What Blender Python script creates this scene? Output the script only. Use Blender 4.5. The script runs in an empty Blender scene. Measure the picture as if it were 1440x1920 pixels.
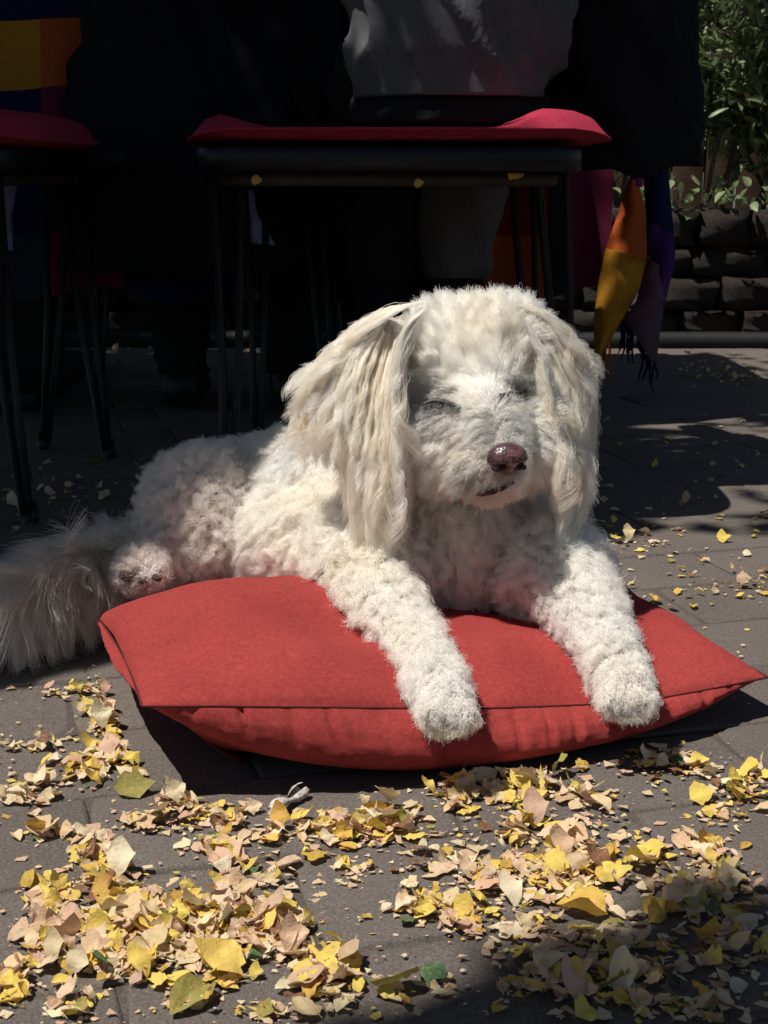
import bpy, bmesh, math, random
import numpy as np
from mathutils import Vector, Matrix, noise
from mathutils.bvhtree import BVHTree
from mathutils.kdtree import KDTree

random.seed(7)
rng = np.random.default_rng(7)
S = bpy.context.scene
COL = S.collection
R = math.radians

# ------------------------------------------------------------------ camera
CAM_H, PITCH, FPX = 0.42, R(13.83), 2600.0
cam_d = bpy.data.cameras.new('camera')
cam_d.sensor_fit = 'VERTICAL'
cam_d.sensor_height = 24.0
cam_d.lens = FPX / 1920 * 24.0
cam_d.clip_start, cam_d.clip_end = 0.02, 500
cam_d.dof.use_dof = True
cam_d.dof.focus_distance = 1.06
cam_d.dof.aperture_fstop = 24
cam = bpy.data.objects.new('camera', cam_d)
cam.location = (0, 0, CAM_H)
cam.rotation_euler = (R(90) - PITCH, 0, 0)
COL.objects.link(cam)
S.camera = cam

# ------------------------------------------------------------------ light
SUN_L = Vector((0.37, 0.125, -0.92)).normalized()      # the way the light travels
w = bpy.data.worlds.new('World')
S.world = w
w.use_nodes = True
nt = w.node_tree
nt.nodes.clear()
sky = nt.nodes.new('ShaderNodeTexSky')
sky.sky_type = 'NISHITA'
sky.sun_disc = False
sky.sun_elevation = math.asin(-SUN_L.z)
sky.sun_rotation = math.atan2(-SUN_L.x, -SUN_L.y)
bg = nt.nodes.new('ShaderNodeBackground')
bg.inputs[1].default_value = 0.055
wo = nt.nodes.new('ShaderNodeOutputWorld')
nt.links.new(sky.outputs[0], bg.inputs[0])
nt.links.new(bg.outputs[0], wo.inputs[0])
sd = bpy.data.lights.new('sun', 'SUN')
sd.energy = 4.9
sd.angle = R(0.53)
sd.color = (1.0, 0.965, 0.90)
so = bpy.data.objects.new('sun', sd)
so.rotation_euler = SUN_L.to_track_quat('-Z', 'Y').to_euler()
so.location = (-3, -1, 8)
COL.objects.link(so)

S.view_settings.view_transform = 'Standard'
S.view_settings.look = 'None'
S.view_settings.exposure = 0.12
S.view_settings.gamma = 1.0
S.view_settings.use_curve_mapping = False
S.cycles.max_bounces = 32
S.cycles.diffuse_bounces = 5
S.cycles.glossy_bounces = 24
S.cycles.transmission_bounces = 32
S.cycles.transparent_max_bounces = 8
S.cycles.use_denoising = True
S.cycles_curves.shape = 'RIBBONS'

# ------------------------------------------------------------------ helpers
CP, SP = math.cos(PITCH), math.sin(PITCH)

def at(px, py, y):
    """point of the garden seen at a pixel of the photograph, y metres ahead of the camera"""
    xd, yd = (px - 720) / FPX, (py - 960) / FPX
    t = y / (CP - yd * SP)
    return Vector((xd * t, y, CAM_H - t * (SP + yd * CP)))

def atz(px, py, z=0.0):
    xd, yd = (px - 720) / FPX, (py - 960) / FPX
    t = (CAM_H - z) / (SP + yd * CP)
    return Vector((xd * t, t * (CP - yd * SP), z))

def ray(px, py):
    xd, yd = (px - 720) / FPX, (py - 960) / FPX
    return Vector((xd, CP - yd * SP, -SP - yd * CP)).normalized()

def tag(o, label=None, cat=None, group=None, kind=None):
    if label: o['label'] = label
    if cat: o['category'] = cat
    if group: o['group'] = group
    if kind: o['kind'] = kind
    return o

def link(name, data, parent=None):
    o = bpy.data.objects.new(name, data)
    COL.objects.link(o)
    if parent: o.parent = parent
    return o

def empty(name, loc=(0, 0, 0), rz=0.0):
    o = bpy.data.objects.new(name, None)
    o.empty_display_size = 0.05
    o.location = loc
    o.rotation_euler = (0, 0, rz)
    COL.objects.link(o)
    return o

def mesh_np(name, verts, faces, mats=(), smooth=True):
    me = bpy.data.meshes.new(name)
    me.from_pydata([tuple(v) for v in verts], [], [tuple(f) for f in faces])
    for m in mats: me.materials.append(m)
    if smooth: me.polygons.foreach_set('use_smooth', [True] * len(me.polygons))
    me.update()
    return me

def obj_bm(name, bm, mat, parent=None, smooth=True):
    me = bpy.data.meshes.new(name)
    bm.normal_update()
    bm.to_mesh(me); bm.free()
    for m in (mat if isinstance(mat, (list, tuple)) else [mat]): me.materials.append(m)
    if smooth: me.polygons.foreach_set('use_smooth', [True] * len(me.polygons))
    return link(name, me, parent)

def add_box(bm, c, s, rot=None, bev=0.0):
    r = bmesh.ops.create_cube(bm, size=1.0)
    M = Matrix.Translation(c) @ (rot.to_4x4() if rot else Matrix.Identity(4)) @ Matrix.Diagonal((*s, 1))
    bmesh.ops.transform(bm, matrix=M, verts=r['verts'])
    if bev > 0:
        es = list({e for v in r['verts'] for e in v.link_edges})
        bmesh.ops.bevel(bm, geom=es, offset=bev, segments=2, affect='EDGES', profile=0.6)

def add_tube(bm, pts, rad, n=8, cap=True):
    pts = [Vector(p) for p in pts]
    rads = rad if isinstance(rad, (list, tuple)) else [rad] * len(pts)
    rings = []
    up = Vector((0.13, 0.31, 0.94))
    for i, p in enumerate(pts):
        d = (pts[min(i + 1, len(pts) - 1)] - pts[max(i - 1, 0)]).normalized()
        a = d.cross(up)
        if a.length < 1e-4: a = d.cross(Vector((1, 0, 0)))
        a.normalize(); b = d.cross(a)
        rings.append([bm.verts.new(p + (a * math.cos(2 * math.pi * k / n) + b * math.sin(2 * math.pi * k / n)) * rads[i]) for k in range(n)])
    for r0, r1 in zip(rings, rings[1:]):
        for k in range(n):
            bm.faces.new((r0[k], r0[(k + 1) % n], r1[(k + 1) % n], r1[k]))
    if cap:
        bm.faces.new(rings[0]); bm.faces.new(list(reversed(rings[-1])))

def fbm(p, oct=3, sc=1.0):
    v, a = 0.0, 1.0
    p = Vector(p) * sc
    for _ in range(oct):
        v += a * noise.noise(p); p = p * 2.03 + Vector((7.1, 3.3, 1.7)); a *= 0.5
    return v

# ------------------------------------------------------------------ materials
class NB:
    """small builder for node materials"""
    def __init__(self, name):
        self.m = bpy.data.materials.new(name)
        self.m.use_nodes = True
        self.t = self.m.node_tree
        self.t.nodes.clear()
        self.out = self.n('ShaderNodeOutputMaterial')
    def n(self, typ, **kw):
        nd = self.t.nodes.new(typ)
        for k, v in kw.items(): setattr(nd, k, v)
        return nd
    def l(self, a, b): self.t.links.new(a, b)
    def coord(self, which='Object'):
        return self.n('ShaderNodeTexCoord').outputs[which]
    def noise(self, vec, scale, detail=4, rough=0.6, dist=0.0):
        nd = self.n('ShaderNodeTexNoise')
        nd.inputs['Scale'].default_value = scale
        nd.inputs['Detail'].default_value = detail
        nd.inputs['Roughness'].default_value = rough
        nd.inputs['Distortion'].default_value = dist
        if vec is not None: self.l(vec, nd.inputs['Vector'])
        return nd.outputs['Fac']
    def ramp(self, fac, stops):
        nd = self.n('ShaderNodeValToRGB')
        el = nd.color_ramp.elements
        while len(el) < len(stops): el.new(0.5)
        for e, (p, c) in zip(el, stops):
            e.position = p
            e.color = (*c, 1) if len(c) == 3 else c
        self.l(fac, nd.inputs[0])
        return nd.outputs[0]
    def mix(self, fac, a, b, mode='MIX'):
        nd = self.n('ShaderNodeMix', data_type='RGBA', blend_type=mode)
        for sock, v in ((nd.inputs['Factor'], fac), (nd.inputs[6], a), (nd.inputs[7], b)):
            if hasattr(v, 'links'): self.l(v, sock)
            elif isinstance(v, (int, float)): sock.default_value = v
            else: sock.default_value = (*v, 1)
        return nd.outputs[2]
    def math(self, op, a, b=0.0):
        nd = self.n('ShaderNodeMath', operation=op)
        for s, v in ((nd.inputs[0], a), (nd.inputs[1], b)):
            if hasattr(v, 'links'): self.l(v, s)
            else: s.default_value = v
        return nd.outputs[0]
    def bump(self, h, strength=0.5, dist=0.002, normal=None):
        nd = self.n('ShaderNodeBump')
        nd.inputs['Strength'].default_value = strength
        nd.inputs['Distance'].default_value = dist
        self.l(h, nd.inputs['Height'])
        if normal is not None: self.l(normal, nd.inputs['Normal'])
        return nd.outputs[0]
    def pbsdf(self, col, rough=0.8, normal=None, spec=0.3, metal=0.0, sheen=0.0):
        b = self.n('ShaderNodeBsdfPrincipled')
        if hasattr(col, 'links'): self.l(col, b.inputs['Base Color'])
        else: b.inputs['Base Color'].default_value = (*col, 1)
        if hasattr(rough, 'links'): self.l(rough, b.inputs['Roughness'])
        else: b.inputs['Roughness'].default_value = rough
        b.inputs['Specular IOR Level'].default_value = spec
        b.inputs['Metallic'].default_value = metal
        if sheen: b.inputs['Sheen Weight'].default_value = sheen
        if normal is not None: self.l(normal, b.inputs['Normal'])
        return b.outputs[0]
    def done(self, sh):
        self.l(sh, self.out.inputs[0])
        return self.m

def simple(name, col, rough=0.7, spec=0.3, metal=0.0, var=0.25, scale=30.0, bump=0.2, bdist=0.001):
    b = NB(name)
    c = b.coord()
    f = b.noise(c, scale, 4)
    colr = b.ramp(f, [(0.3, tuple(x * (1 - var) for x in col)), (0.7, tuple(min(1, x * (1 + var)) for x in col))])
    nrm = b.bump(b.noise(c, scale * 4, 3), bump, bdist)
    return b.done(b.pbsdf(colr, rough, nrm, spec, metal))

def paver_material():
    b = NB('worn_paving')
    geo = b.n('ShaderNodeNewGeometry').outputs['Position']
    oi = b.n('ShaderNodeObjectInfo').outputs['Random']
    big = b.noise(geo, 5.0, 5, 0.65, 0.4)
    mid = b.noise(geo, 38.0, 5, 0.7)
    grit = b.noise(geo, 520.0, 2, 0.7)
    base = b.ramp(big, [(0.28, (0.078, 0.064, 0.055)), (0.5, (0.122, 0.104, 0.092)), (0.75, (0.165, 0.146, 0.130))])
    base = b.mix(b.math('MULTIPLY', mid, 0.55), base, (0.105, 0.083, 0.07))
    st = b.noise(geo, 2.3, 6, 0.72, 1.2)
    base = b.mix(b.math('MULTIPLY', b.ramp(st, [(0.5, (0, 0, 0)), (0.66, (1, 1, 1))]), 0.55), base, (0.062, 0.05, 0.042))
    sp = b.noise(geo, 90, 4, 0.75)
    base = b.mix(b.math('MULTIPLY', b.ramp(sp, [(0.6, (0, 0, 0)), (0.72, (1, 1, 1))]), 0.5), base, (0.05, 0.042, 0.036))
    base = b.mix(0.55, base, b.ramp(grit, [(0.25, (0.045, 0.038, 0.034)), (0.5, (0.125, 0.11, 0.1)), (0.78, (0.25, 0.23, 0.21))]))
    v = b.n('ShaderNodeTexVoronoi'); v.inputs['Scale'].default_value = 300
    b.l(geo, v.inputs['Vector'])
    stone = b.math('MULTIPLY', b.math('LESS_THAN', v.outputs['Distance'], 0.3), b.math('GREATER_THAN', b.noise(geo, 150, 2), 0.56))
    base = b.mix(b.math('MULTIPLY', stone, 0.75), base, (0.17, 0.155, 0.14))
    tint = b.ramp(oi, [(0.0, (0.9, 0.88, 0.87)), (0.5, (1.0, 0.98, 0.96)), (1.0, (1.07, 1.03, 0.99))])
    base = b.mix(1.0, base, tint, 'MULTIPLY')
    h = b.math('ADD', b.math('MULTIPLY', grit, 0.6), b.math('ADD', b.math('MULTIPLY', mid, 0.5), b.math('MULTIPLY', stone, 0.3)))
    return b.done(b.pbsdf(base, 0.93, b.bump(h, 0.75, 0.0022), 0.2))

def soil_material():
    b = NB('joint_dirt')
    geo = b.n('ShaderNodeNewGeometry').outputs['Position']
    n1 = b.noise(geo, 60, 5, 0.7)
    n2 = b.noise(geo, 500, 2)
    c = b.ramp(n1, [(0.3, (0.07, 0.058, 0.05)), (0.7, (0.125, 0.106, 0.092))])
    c = b.mix(0.4, c, b.ramp(n2, [(0.3, (0.03, 0.025, 0.02)), (0.7, (0.15, 0.125, 0.105))]))
    return b.done(b.pbsdf(c, 0.95, b.bump(n2, 0.8, 0.003), 0.15))

def leaf_material(name, attr):
    b = NB(name)
    c = b.coord('Generated') if not attr else b.coord('Object')
    if attr:
        a = b.n('ShaderNodeAttribute'); a.attribute_name = 'tint'
        col = a.outputs['Color']
        n = b.noise(b.n('ShaderNodeNewGeometry').outputs['Position'], 130, 3, 0.65)
        n2 = b.noise(b.n('ShaderNodeNewGeometry').outputs['Position'], 420, 2, 0.6)
    else:
        oi = b.n('ShaderNodeObjectInfo')
        col = oi.outputs['Color']
        n = b.noise(b.n('ShaderNodeNewGeometry').outputs['Position'], 130, 3, 0.65)
        n2 = b.noise(b.n('ShaderNodeNewGeometry').outputs['Position'], 420, 2, 0.6)
    col = b.mix(b.math('MULTIPLY', b.ramp(n, [(0.42, (0, 0, 0)), (0.7, (1, 1, 1))]), 0.22), col, (0.45, 0.24, 0.08))
    col = b.mix(b.math('MULTIPLY', b.ramp(n2, [(0.5, (0, 0, 0)), (0.75, (1, 1, 1))]), 0.22), col, (0.8, 0.68, 0.5))
    nr = b.bump(n2, 0.5, 0.0015)
    p = b.pbsdf(col, 0.7, nr, 0.25)
    tr = b.n('ShaderNodeBsdfTranslucent')
    b.l(col, tr.inputs[0])
    mx = b.n('ShaderNodeMixShader'); mx.inputs[0].default_value = 0.22
    b.l(p, mx.inputs[1]); b.l(tr.outputs[0], mx.inputs[2])
    return b.done(mx.outputs[0])

def fabric(name, col, scale=900.0, var=0.12, sheen=0.0, fade=None):
    b = NB(name)
    c = b.coord()
    wv = b.n('ShaderNodeTexWave'); wv.inputs['Scale'].default_value = scale
    wv.inputs['Distortion'].default_value = 1.2
    b.l(c, wv.inputs['Vector'])
    wv2 = b.n('ShaderNodeTexWave', bands_direction='Y'); wv2.inputs['Scale'].default_value = scale
    wv2.inputs['Distortion'].default_value = 1.2
    b.l(c, wv2.inputs['Vector'])
    weave = b.math('MULTIPLY', wv.outputs['Fac'], wv2.outputs['Fac'])
    f = b.noise(c, 7, 5, 0.65)
    colr = b.ramp(f, [(0.3, tuple(x * (1 - var) for x in col)), (0.7, tuple(min(1, x * (1 + var)) for x in col))])
    if fade: colr = b.mix(b.math('MULTIPLY', b.noise(c, 22, 5, 0.7), 0.35), colr, fade)
    gr_ = b.noise(c, 300, 3, 0.8)
    colr = b.mix(1.0, colr, b.ramp(gr_, [(0.32, (0.78, 0.76, 0.76)), (0.68, (1.2, 1.26, 1.26))]), 'MULTIPLY')
    lint = b.ramp(b.noise(c, 380, 3, 0.85), [(0.6, (0, 0, 0)), (0.8, (1, 1, 1))])
    colr = b.mix(b.math('MULTIPLY', lint, 0.4), colr, tuple(min(1, x * 1.5 + 0.06) for x in col))
    return b.done(b.pbsdf(colr, 0.9, b.bump(b.math('ADD', weave, b.math('ADD', b.math('MULTIPLY', f, 0.3), b.math('MULTIPLY', b.noise(c, 420, 3, 0.7), 1.2))), 0.5, 0.0009), 0.15, 0, sheen))

M = {}
M['paver'] = paver_material()
M['soil'] = soil_material()
M['leaf'] = leaf_material('dry_leaf', False)
M['litter'] = leaf_material('dry_leaf_litter', True)
M['red'] = fabric('terracotta_canvas', (0.335, 0.042, 0.040), 1100, 0.16, 0.0, (0.38, 0.068, 0.056))
M['thread'] = simple('dark_red_thread', (0.09, 0.012, 0.012), 0.9)
M['seatred'] = fabric('crimson_seat_fabric', (0.40, 0.03, 0.062), 900, 0.15)
M['blackmetal'] = simple('black_lacquered_metal', (0.006, 0.0065, 0.008), 0.42, 0.3, 0.0, 0.2, 60, 0.1)
M['ply'] = simple('dark_plywood', (0.045, 0.03, 0.02), 0.7, 0.3, 0, 0.3, 25)
M['grey'] = fabric('charcoal_jacket_cotton', (0.12, 0.116, 0.124), 1500, 0.15)
M['black'] = fabric('black_wool', (0.010, 0.010, 0.013), 1200, 0.2)
M['trouser'] = fabric('grey_brown_trouser_cotton', (0.12, 0.10, 0.097), 1300, 0.15)
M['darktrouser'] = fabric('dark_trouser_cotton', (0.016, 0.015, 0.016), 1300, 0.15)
M['paleblue'] = fabric('pale_blue_cotton', (0.30, 0.36, 0.58), 1300, 0.15)
M['skin'] = simple('person_skin', (0.45, 0.28, 0.2), 0.6)
M['wood'] = simple('weathered_fence_wood', (0.085, 0.052, 0.034), 0.85, 0.2, 0, 0.4, 9, 0.5, 0.002)
M['stone'] = simple('dark_wall_stone', (0.05, 0.040, 0.034), 0.95, 0.2, 0, 0.45, 25, 0.9, 0.006)
M['bark'] = simple('grey_bark', (0.11, 0.09, 0.075), 0.95, 0.2, 0, 0.4, 30, 0.9, 0.006)
M['rubber'] = simple('black_rubber', (0.012, 0.012, 0.012), 0.6, 0.3)
M['dryshoe'] = simple('black_shoe_leather', (0.012, 0.012, 0.013), 0.5, 0.4)
M['canvas'] = fabric('dark_green_canvas', (0.03, 0.045, 0.035), 700, 0.15)
M['tabletop'] = simple('table_wood', (0.12, 0.075, 0.04), 0.6)

def green_material(name, a, c, tr=0.25):
    b = NB(name)
    g = b.n('ShaderNodeNewGeometry')
    rnd = g.outputs['Random Per Island']
    n = b.noise(g.outputs['Position'], 14, 2)
    col = b.ramp(b.math('ADD', b.math('MULTIPLY', rnd, 0.6), b.math('MULTIPLY', n, 0.4)), [(0.2, a), (0.8, c)])
    oi = b.n('ShaderNodeObjectInfo').outputs['Random']
    col = b.mix(b.math('MULTIPLY', oi, 0.4), col, c)
    p = b.pbsdf(col, 0.42, None, 0.45)
    t = b.n('ShaderNodeBsdfTranslucent'); b.l(col, t.inputs[0])
    mx = b.n('ShaderNodeMixShader'); mx.inputs[0].default_value = tr
    b.l(p, mx.inputs[1]); b.l(t.outputs[0], mx.inputs[2])
    return b.done(mx.outputs[0])
M['bush'] = green_material('shrub_leaf', (0.08, 0.13, 0.045), (0.27, 0.32, 0.15))
M['newleaf'] = green_material('young_red_leaf', (0.16, 0.045, 0.03), (0.25, 0.16, 0.05))
M['crown'] = green_material('tree_leaf', (0.03, 0.05, 0.012), (0.07, 0.09, 0.02), 0.1)

def hair_material(name, mult=1.0, rough=0.35):
    b = NB(name)
    a = b.n('ShaderNodeAttribute'); a.attribute_name = 'tint'
    h = b.n('ShaderNodeBsdfHairPrincipled')
    try: h.model = 'CHIANG'
    except Exception: pass
    h.parametrization = 'COLOR'
    b.l(a.outputs['Color'], h.inputs['Color'])
    h.inputs['Roughness'].default_value = rough
    h.inputs['Radial Roughness'].default_value = 0.55
    h.inputs['Coat'].default_value = 0.0
    d = b.n('ShaderNodeBsdfDiffuse'); b.l(a.outputs['Color'], d.inputs[0])
    mx = b.n('ShaderNodeMixShader'); mx.inputs[0].default_value = .3
    b.l(h.outputs[0], mx.inputs[1]); b.l(d.outputs[0], mx.inputs[2])
    return b.done(mx.outputs[0])
M['fur'] = hair_material('dog_fur')

def dogskin_material():
    b = NB('dog_skin')
    c = b.n('ShaderNodeNewGeometry').outputs['Position']
    n = b.noise(c, 40, 3)
    col = b.ramp(n, [(0.3, (0.40, 0.345, 0.31)), (0.7, (0.48, 0.42, 0.38))])
    return b.done(b.pbsdf(col, 0.8, None, 0.1))
M['dogskin'] = dogskin_material()

def nose_material():
    b = NB('dog_nose_leather')
    c = b.coord()
    n = b.noise(c, 45, 3)
    v = b.n('ShaderNodeTexVoronoi'); v.inputs['Scale'].default_value = 420
    b.l(c, v.inputs['Vector'])
    col = b.ramp(n, [(0.36, (0.035, 0.02, 0.024)), (0.5, (0.085, 0.042, 0.044)), (0.68, (0.26, 0.12, 0.105))])
    return b.done(b.pbsdf(col, 0.32, b.bump(v.outputs['Distance'], 0.5, 0.0008), 0.5))
M['nose'] = nose_material()
M['nostril'] = simple('nostril_black', (0.006, 0.004, 0.005), 0.6)
M['lid'] = simple('eyelid_skin', (0.035, 0.028, 0.03), 0.5, 0.4)
M['lip'] = simple('lip_skin', (0.05, 0.03, 0.03), 0.5)
M['pad'] = simple('paw_pad_skin', (0.10, 0.06, 0.055), 0.95, 0.05)

# ------------------------------------------------------------------ ground and paving
gm = bpy.data.meshes.new('ground')
gm.from_pydata([(-60, -60, -0.0018), (60, -60, -0.0018), (60, 60, -0.0018), (-60, 60, -0.0018)], [], [(0, 1, 2, 3)])
gm.materials.append(M['soil'])
ground = tag(link('ground', gm), kind='structure')

PU, PV, PGAP = 0.236, 0.117, 0.0017
PROT = R(15)
PO = Vector((-0.06, 0.80, 0))
def paver_mesh(i):
    r = random.Random(40 + i)
    bm = bmesh.new()
    nx, ny = 9, 5
    L, W = (PU - PGAP) / 2, (PV - PGAP) / 2
    vs = {}
    for a in range(nx):
        for c in range(ny):
            x, y = -L + 2 * L * a / (nx - 1), -W + 2 * W * c / (ny - 1)
            edge = a in (0, nx - 1) or c in (0, ny - 1)
            corner = a in (0, nx - 1) and c in (0, ny - 1)
            z = -0.0006 - r.random() * 0.0007 if edge else r.uniform(-0.0007, 0.0005)
            if corner: x *= 0.993 - 0.012 * r.random(); y *= 0.985 - 0.025 * r.random(); z -= 0.0007
            elif edge: x += r.uniform(-.0011, .0011); y += r.uniform(-.0011, .0011)
            if not edge:
                x = max(-L + 0.004, min(L - 0.004, x if a not in (1, nx - 2) else math.copysign(L - 0.0045, x)))
                y = y if c not in (1, ny - 2) else math.copysign(W - 0.0045, y)
            vs[a, c] = bm.verts.new((x, y, z))
    for a in range(nx - 1):
        for c in range(ny - 1):
            bm.faces.new((vs[a, c], vs[a + 1, c], vs[a + 1, c + 1], vs[a, c + 1]))
    ring = [vs[a, 0] for a in range(nx)] + [vs[nx - 1, c] for c in range(1, ny)] + [vs[a, ny - 1] for a in range(nx - 2, -1, -1)] + [vs[0, c] for c in range(ny - 2, 0, -1)]
    low = [bm.verts.new((v.co.x, v.co.y, -0.03)) for v in ring]
    for k in range(len(ring)):
        k2 = (k + 1) % len(ring)
        bm.faces.new((ring[k], low[k], low[k2], ring[k2]))
    me = bpy.data.meshes.new('paver')
    bm.normal_update(); bm.to_mesh(me); bm.free()
    me.materials.append(M['paver'])
    me.polygons.foreach_set('use_smooth', [True] * len(me.polygons))
    return me
pav_meshes = [paver_mesh(i) for i in range(6)]
cu, su = math.cos(PROT), math.sin(PROT)
for j in range(-9, 30):
    for i in range(-12, 13):
        u = (i + (0.5 if j % 2 else 0) + 0.18 * math.sin(j * 3.1)) * PU
        v = (j + 0.5) * PV
        x, y = PO.x + u * cu - v * su, PO.y + u * su + v * cu
        half = 0.30 * y + 0.22
        if not (0.42 < y < 3.42) or abs(x) > half or x > 1.2: continue
        o = link('paver', random.choice(pav_meshes), ground)
        o.location = (x, y, random.uniform(-0.0007, 0.0005))
        o.rotation_euler = (random.gauss(0, 0.004), random.gauss(0, 0.004), PROT + random.gauss(0, 0.006) + (math.pi if random.random() < .5 else 0))

# ------------------------------------------------------------------ low stone wall, bed, edging, fence
wall = tag(empty('stone_wall', (0.5, 3.68, 0)), 'low dark rough stone wall edging the planting bed in front of the fence', 'wall')
def stone_mesh(i):
    r = random.Random(90 + i)
    bm = bmesh.new()
    bmesh.ops.create_cube(bm, size=1.0)
    bmesh.ops.subdivide_edges(bm, edges=bm.edges, cuts=2, use_grid_fill=True)
    for v in bm.verts:
        c = v.co
        k = 1 - 0.05 * (max(abs(c.x) + abs(c.z), abs(c.x) + abs(c.y), abs(c.y) + abs(c.z)) - 0.5) * 1.2
        v.co = c * k + Vector((r.uniform(-.05, .05), r.uniform(-.10, .10), r.uniform(-.07, .07)))
    me = bpy.data.meshes.new('stone')
    bm.normal_update(); bm.to_mesh(me); bm.free()
    me.materials.append(M['stone'])
    me.polygons.foreach_set('use_smooth', [True] * len(me.polygons))
    return me
stones = [stone_mesh(i) for i in range(7)]
bm = bmesh.new()
add_box(bm, Vector((0, 0.06, 0.15)), (4.4, 0.1, 0.30))
obj_bm('mortar_core', bm, M['soil'], wall, False)
for c, (z0, hh) in enumerate([(0.0, 0.07), (0.07, 0.085), (0.155, 0.075), (0.23, 0.095)]):
    x = -2.2 - 0.1 * (c % 2)
    while x < 2.2:
        wd = random.uniform(0.10, 0.22)
        o = link('stone', random.choice(stones), wall)
        o.location = (x + wd / 2, random.uniform(-0.012, 0.006), z0 + hh / 2)
        o.scale = (wd * 0.985, 0.16, hh * 0.97)
        o.rotation_euler = (0, random.choice((0, math.pi)), random.gauss(0, 0.03))
        x += wd
bm = bmesh.new()
add_box(bm, Vector((0.5, 4.08, 0.14)), (4.4, 0.62, 0.30))
tag(obj_bm('planting_bed', bm, M['soil'], None, False), kind='structure')

bm = bmesh.new()
pts = [(-1.2 + 0.1 * i, 3.40 + 0.012 * math.sin(i * 0.7) + 0.02 * math.sin(i * 0.21), 0.014) for i in range(28)]
add_tube(bm, pts, 0.024, 10)
tag(obj_bm('garden_hose', bm, M['rubber']), 'black rubber hose lying along the foot of the low stone wall', 'hose')

fence = tag(empty('wooden_fence', (0.5, 4.42, 0)), 'dark brown vertical board fence behind the planting bed', 'fence')
bm = bmesh.new()
add_box(bm, Vector((0, 0, 0)), (0.094, 0.02, 1.75), bev=0.004)
bmesh.ops.subdivide_edges(bm, edges=[e for e in bm.edges if abs((e.verts[0].co - e.verts[1].co).z) > 1], cuts=6)
for v in bm.verts: v.co.y += 0.004 * noise.noise(v.co * 3); v.co.x += 0.002 * noise.noise(v.co * 5 + Vector((3, 1, 2)))
b0 = obj_bm('board', bm, M['wood'], fence)
b0.location = (-2.2, 0, 0.9)
for i in range(1, 44):
    o = b0.copy(); COL.objects.link(o)
    o.location = (-2.2 + i * 0.1015, random.uniform(-.004, .004), 0.9 + random.uniform(-.012, .012))
    o.rotation_euler = (0, random.gauss(0, 0.004), 0)
for z in (0.45, 1.5):
    bm = bmesh.new(); add_box(bm, Vector((0, 0.037, z)), (4.5, 0.045, 0.07), bev=0.004)
    obj_bm('rail', bm, M['wood'], fence)

# ------------------------------------------------------------------ shrub in front of the fence
def lance_leaf(bm, p, d, nrm, L, W, bend=0.2, n=4):
    d = d.normalized(); s = d.cross(nrm)
    if s.length < 1e-4: s = d.cross(Vector((1, 0, 0.3)))
    s.normalize(); nn = s.cross(d)
    prev = None
    for k in range(n + 1):
        t = k / n
        wv = W * (math.sin(math.pi * (t * 0.92 + 0.06)) ** 0.8) * 0.5
        c = p + d * (L * t) - nn * (bend * L * t * t)
        cur = (bm.verts.new(c - s * wv + nn * wv * .35), bm.verts.new(c), bm.verts.new(c + s * wv + nn * wv * .35))
        if prev:
            bm.faces.new((prev[0], prev[1], cur[1], cur[0])); bm.faces.new((prev[1], prev[2], cur[2], cur[1]))
        prev = cur

shrub = tag(empty('leafy_shrub', (1.05, 4.0, 0.28)), 'green shrub with narrow lance shaped leaves and reddish young tips against the board fence', 'shrub')
r = random.Random(5)
def rdir(r, zb=0.0):
    v = Vector((r.gauss(0, 1), r.gauss(0, 1), r.gauss(zb, 1)))
    return v.normalized()
# stems
bm = bmesh.new()
tips = []
for i in range(26):
    a = r.uniform(0, 2 * math.pi)
    base = Vector((r.uniform(-0.4, 0.4), r.uniform(-.06, .2), 0))
    end = base + Vector((r.gauss(0, 0.28), r.uniform(-.34, .1), r.uniform(0.25, 1.05)))
    mid = base.lerp(end, .5) + Vector((r.gauss(0, .04), -.03, .09))
    pts = [base, base.lerp(mid, .6), mid, mid.lerp(end, .5) + Vector((0, 0, .02)), end]
    add_tube(bm, pts, [.007, .006, .005, .004, .002], 6)
    for k in range(8):
        t = 0.35 + 0.65 * r.random()
        q = base.lerp(mid, t * 2) if t < .5 else mid.lerp(end, t * 2 - 1)
        tips.append((q, (end - base).normalized()))
    tips.append((end, (end - base).normalized()))
obj_bm('stem', bm, M['bark'], shrub)
leafm = []
for i in range(6):
    bm = bmesh.new()
    lance_leaf(bm, Vector((0, 0, 0)), Vector((0, 1, 0)), Vector((0, 0, 1)), 1.0, 0.24 + 0.03 * i, r.uniform(.1, .45))
    me = bpy.data.meshes.new('leaf'); bm.to_mesh(me); bm.free()
    me.materials.append(M['bush']); me.polygons.foreach_set('use_smooth', [True] * len(me.polygons))
    leafm.append(me)
for i in range(260):
    q, dd = r.choice(tips)
    d = (dd * 0.5 + rdir(r, 0.1) * 0.9 + Vector((0, -.25, -.1))).normalized()
    o = link('leaf', r.choice(leafm), shrub)
    o.location = q + rdir(r) * 0.05 + Vector((0, -0.05, 0))
    o.scale = [r.uniform(0.04, 0.075)] * 3
    o.rotation_euler = (d.to_track_quat('Y', 'Z').to_matrix() @ Matrix.Rotation(r.uniform(-1, 1), 3, 'Y')).to_euler()
bm = bmesh.new()
for i in range(7500):
    q, dd = r.choice(tips)
    d = (dd * 0.5 + rdir(r, 0.1) * 0.9 + Vector((0, -.15, -.1))).normalized()
    L = r.uniform(0.035, 0.07)
    lance_leaf(bm, q + rdir(r) * abs(r.gauss(0, 0.085)), d, rdir(r, .8), L, L * r.uniform(.22, .34), r.uniform(0, .4), 3)
tag(obj_bm('foliage', bm, M['bush'], shrub), kind='stuff')
bm = bmesh.new()
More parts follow.
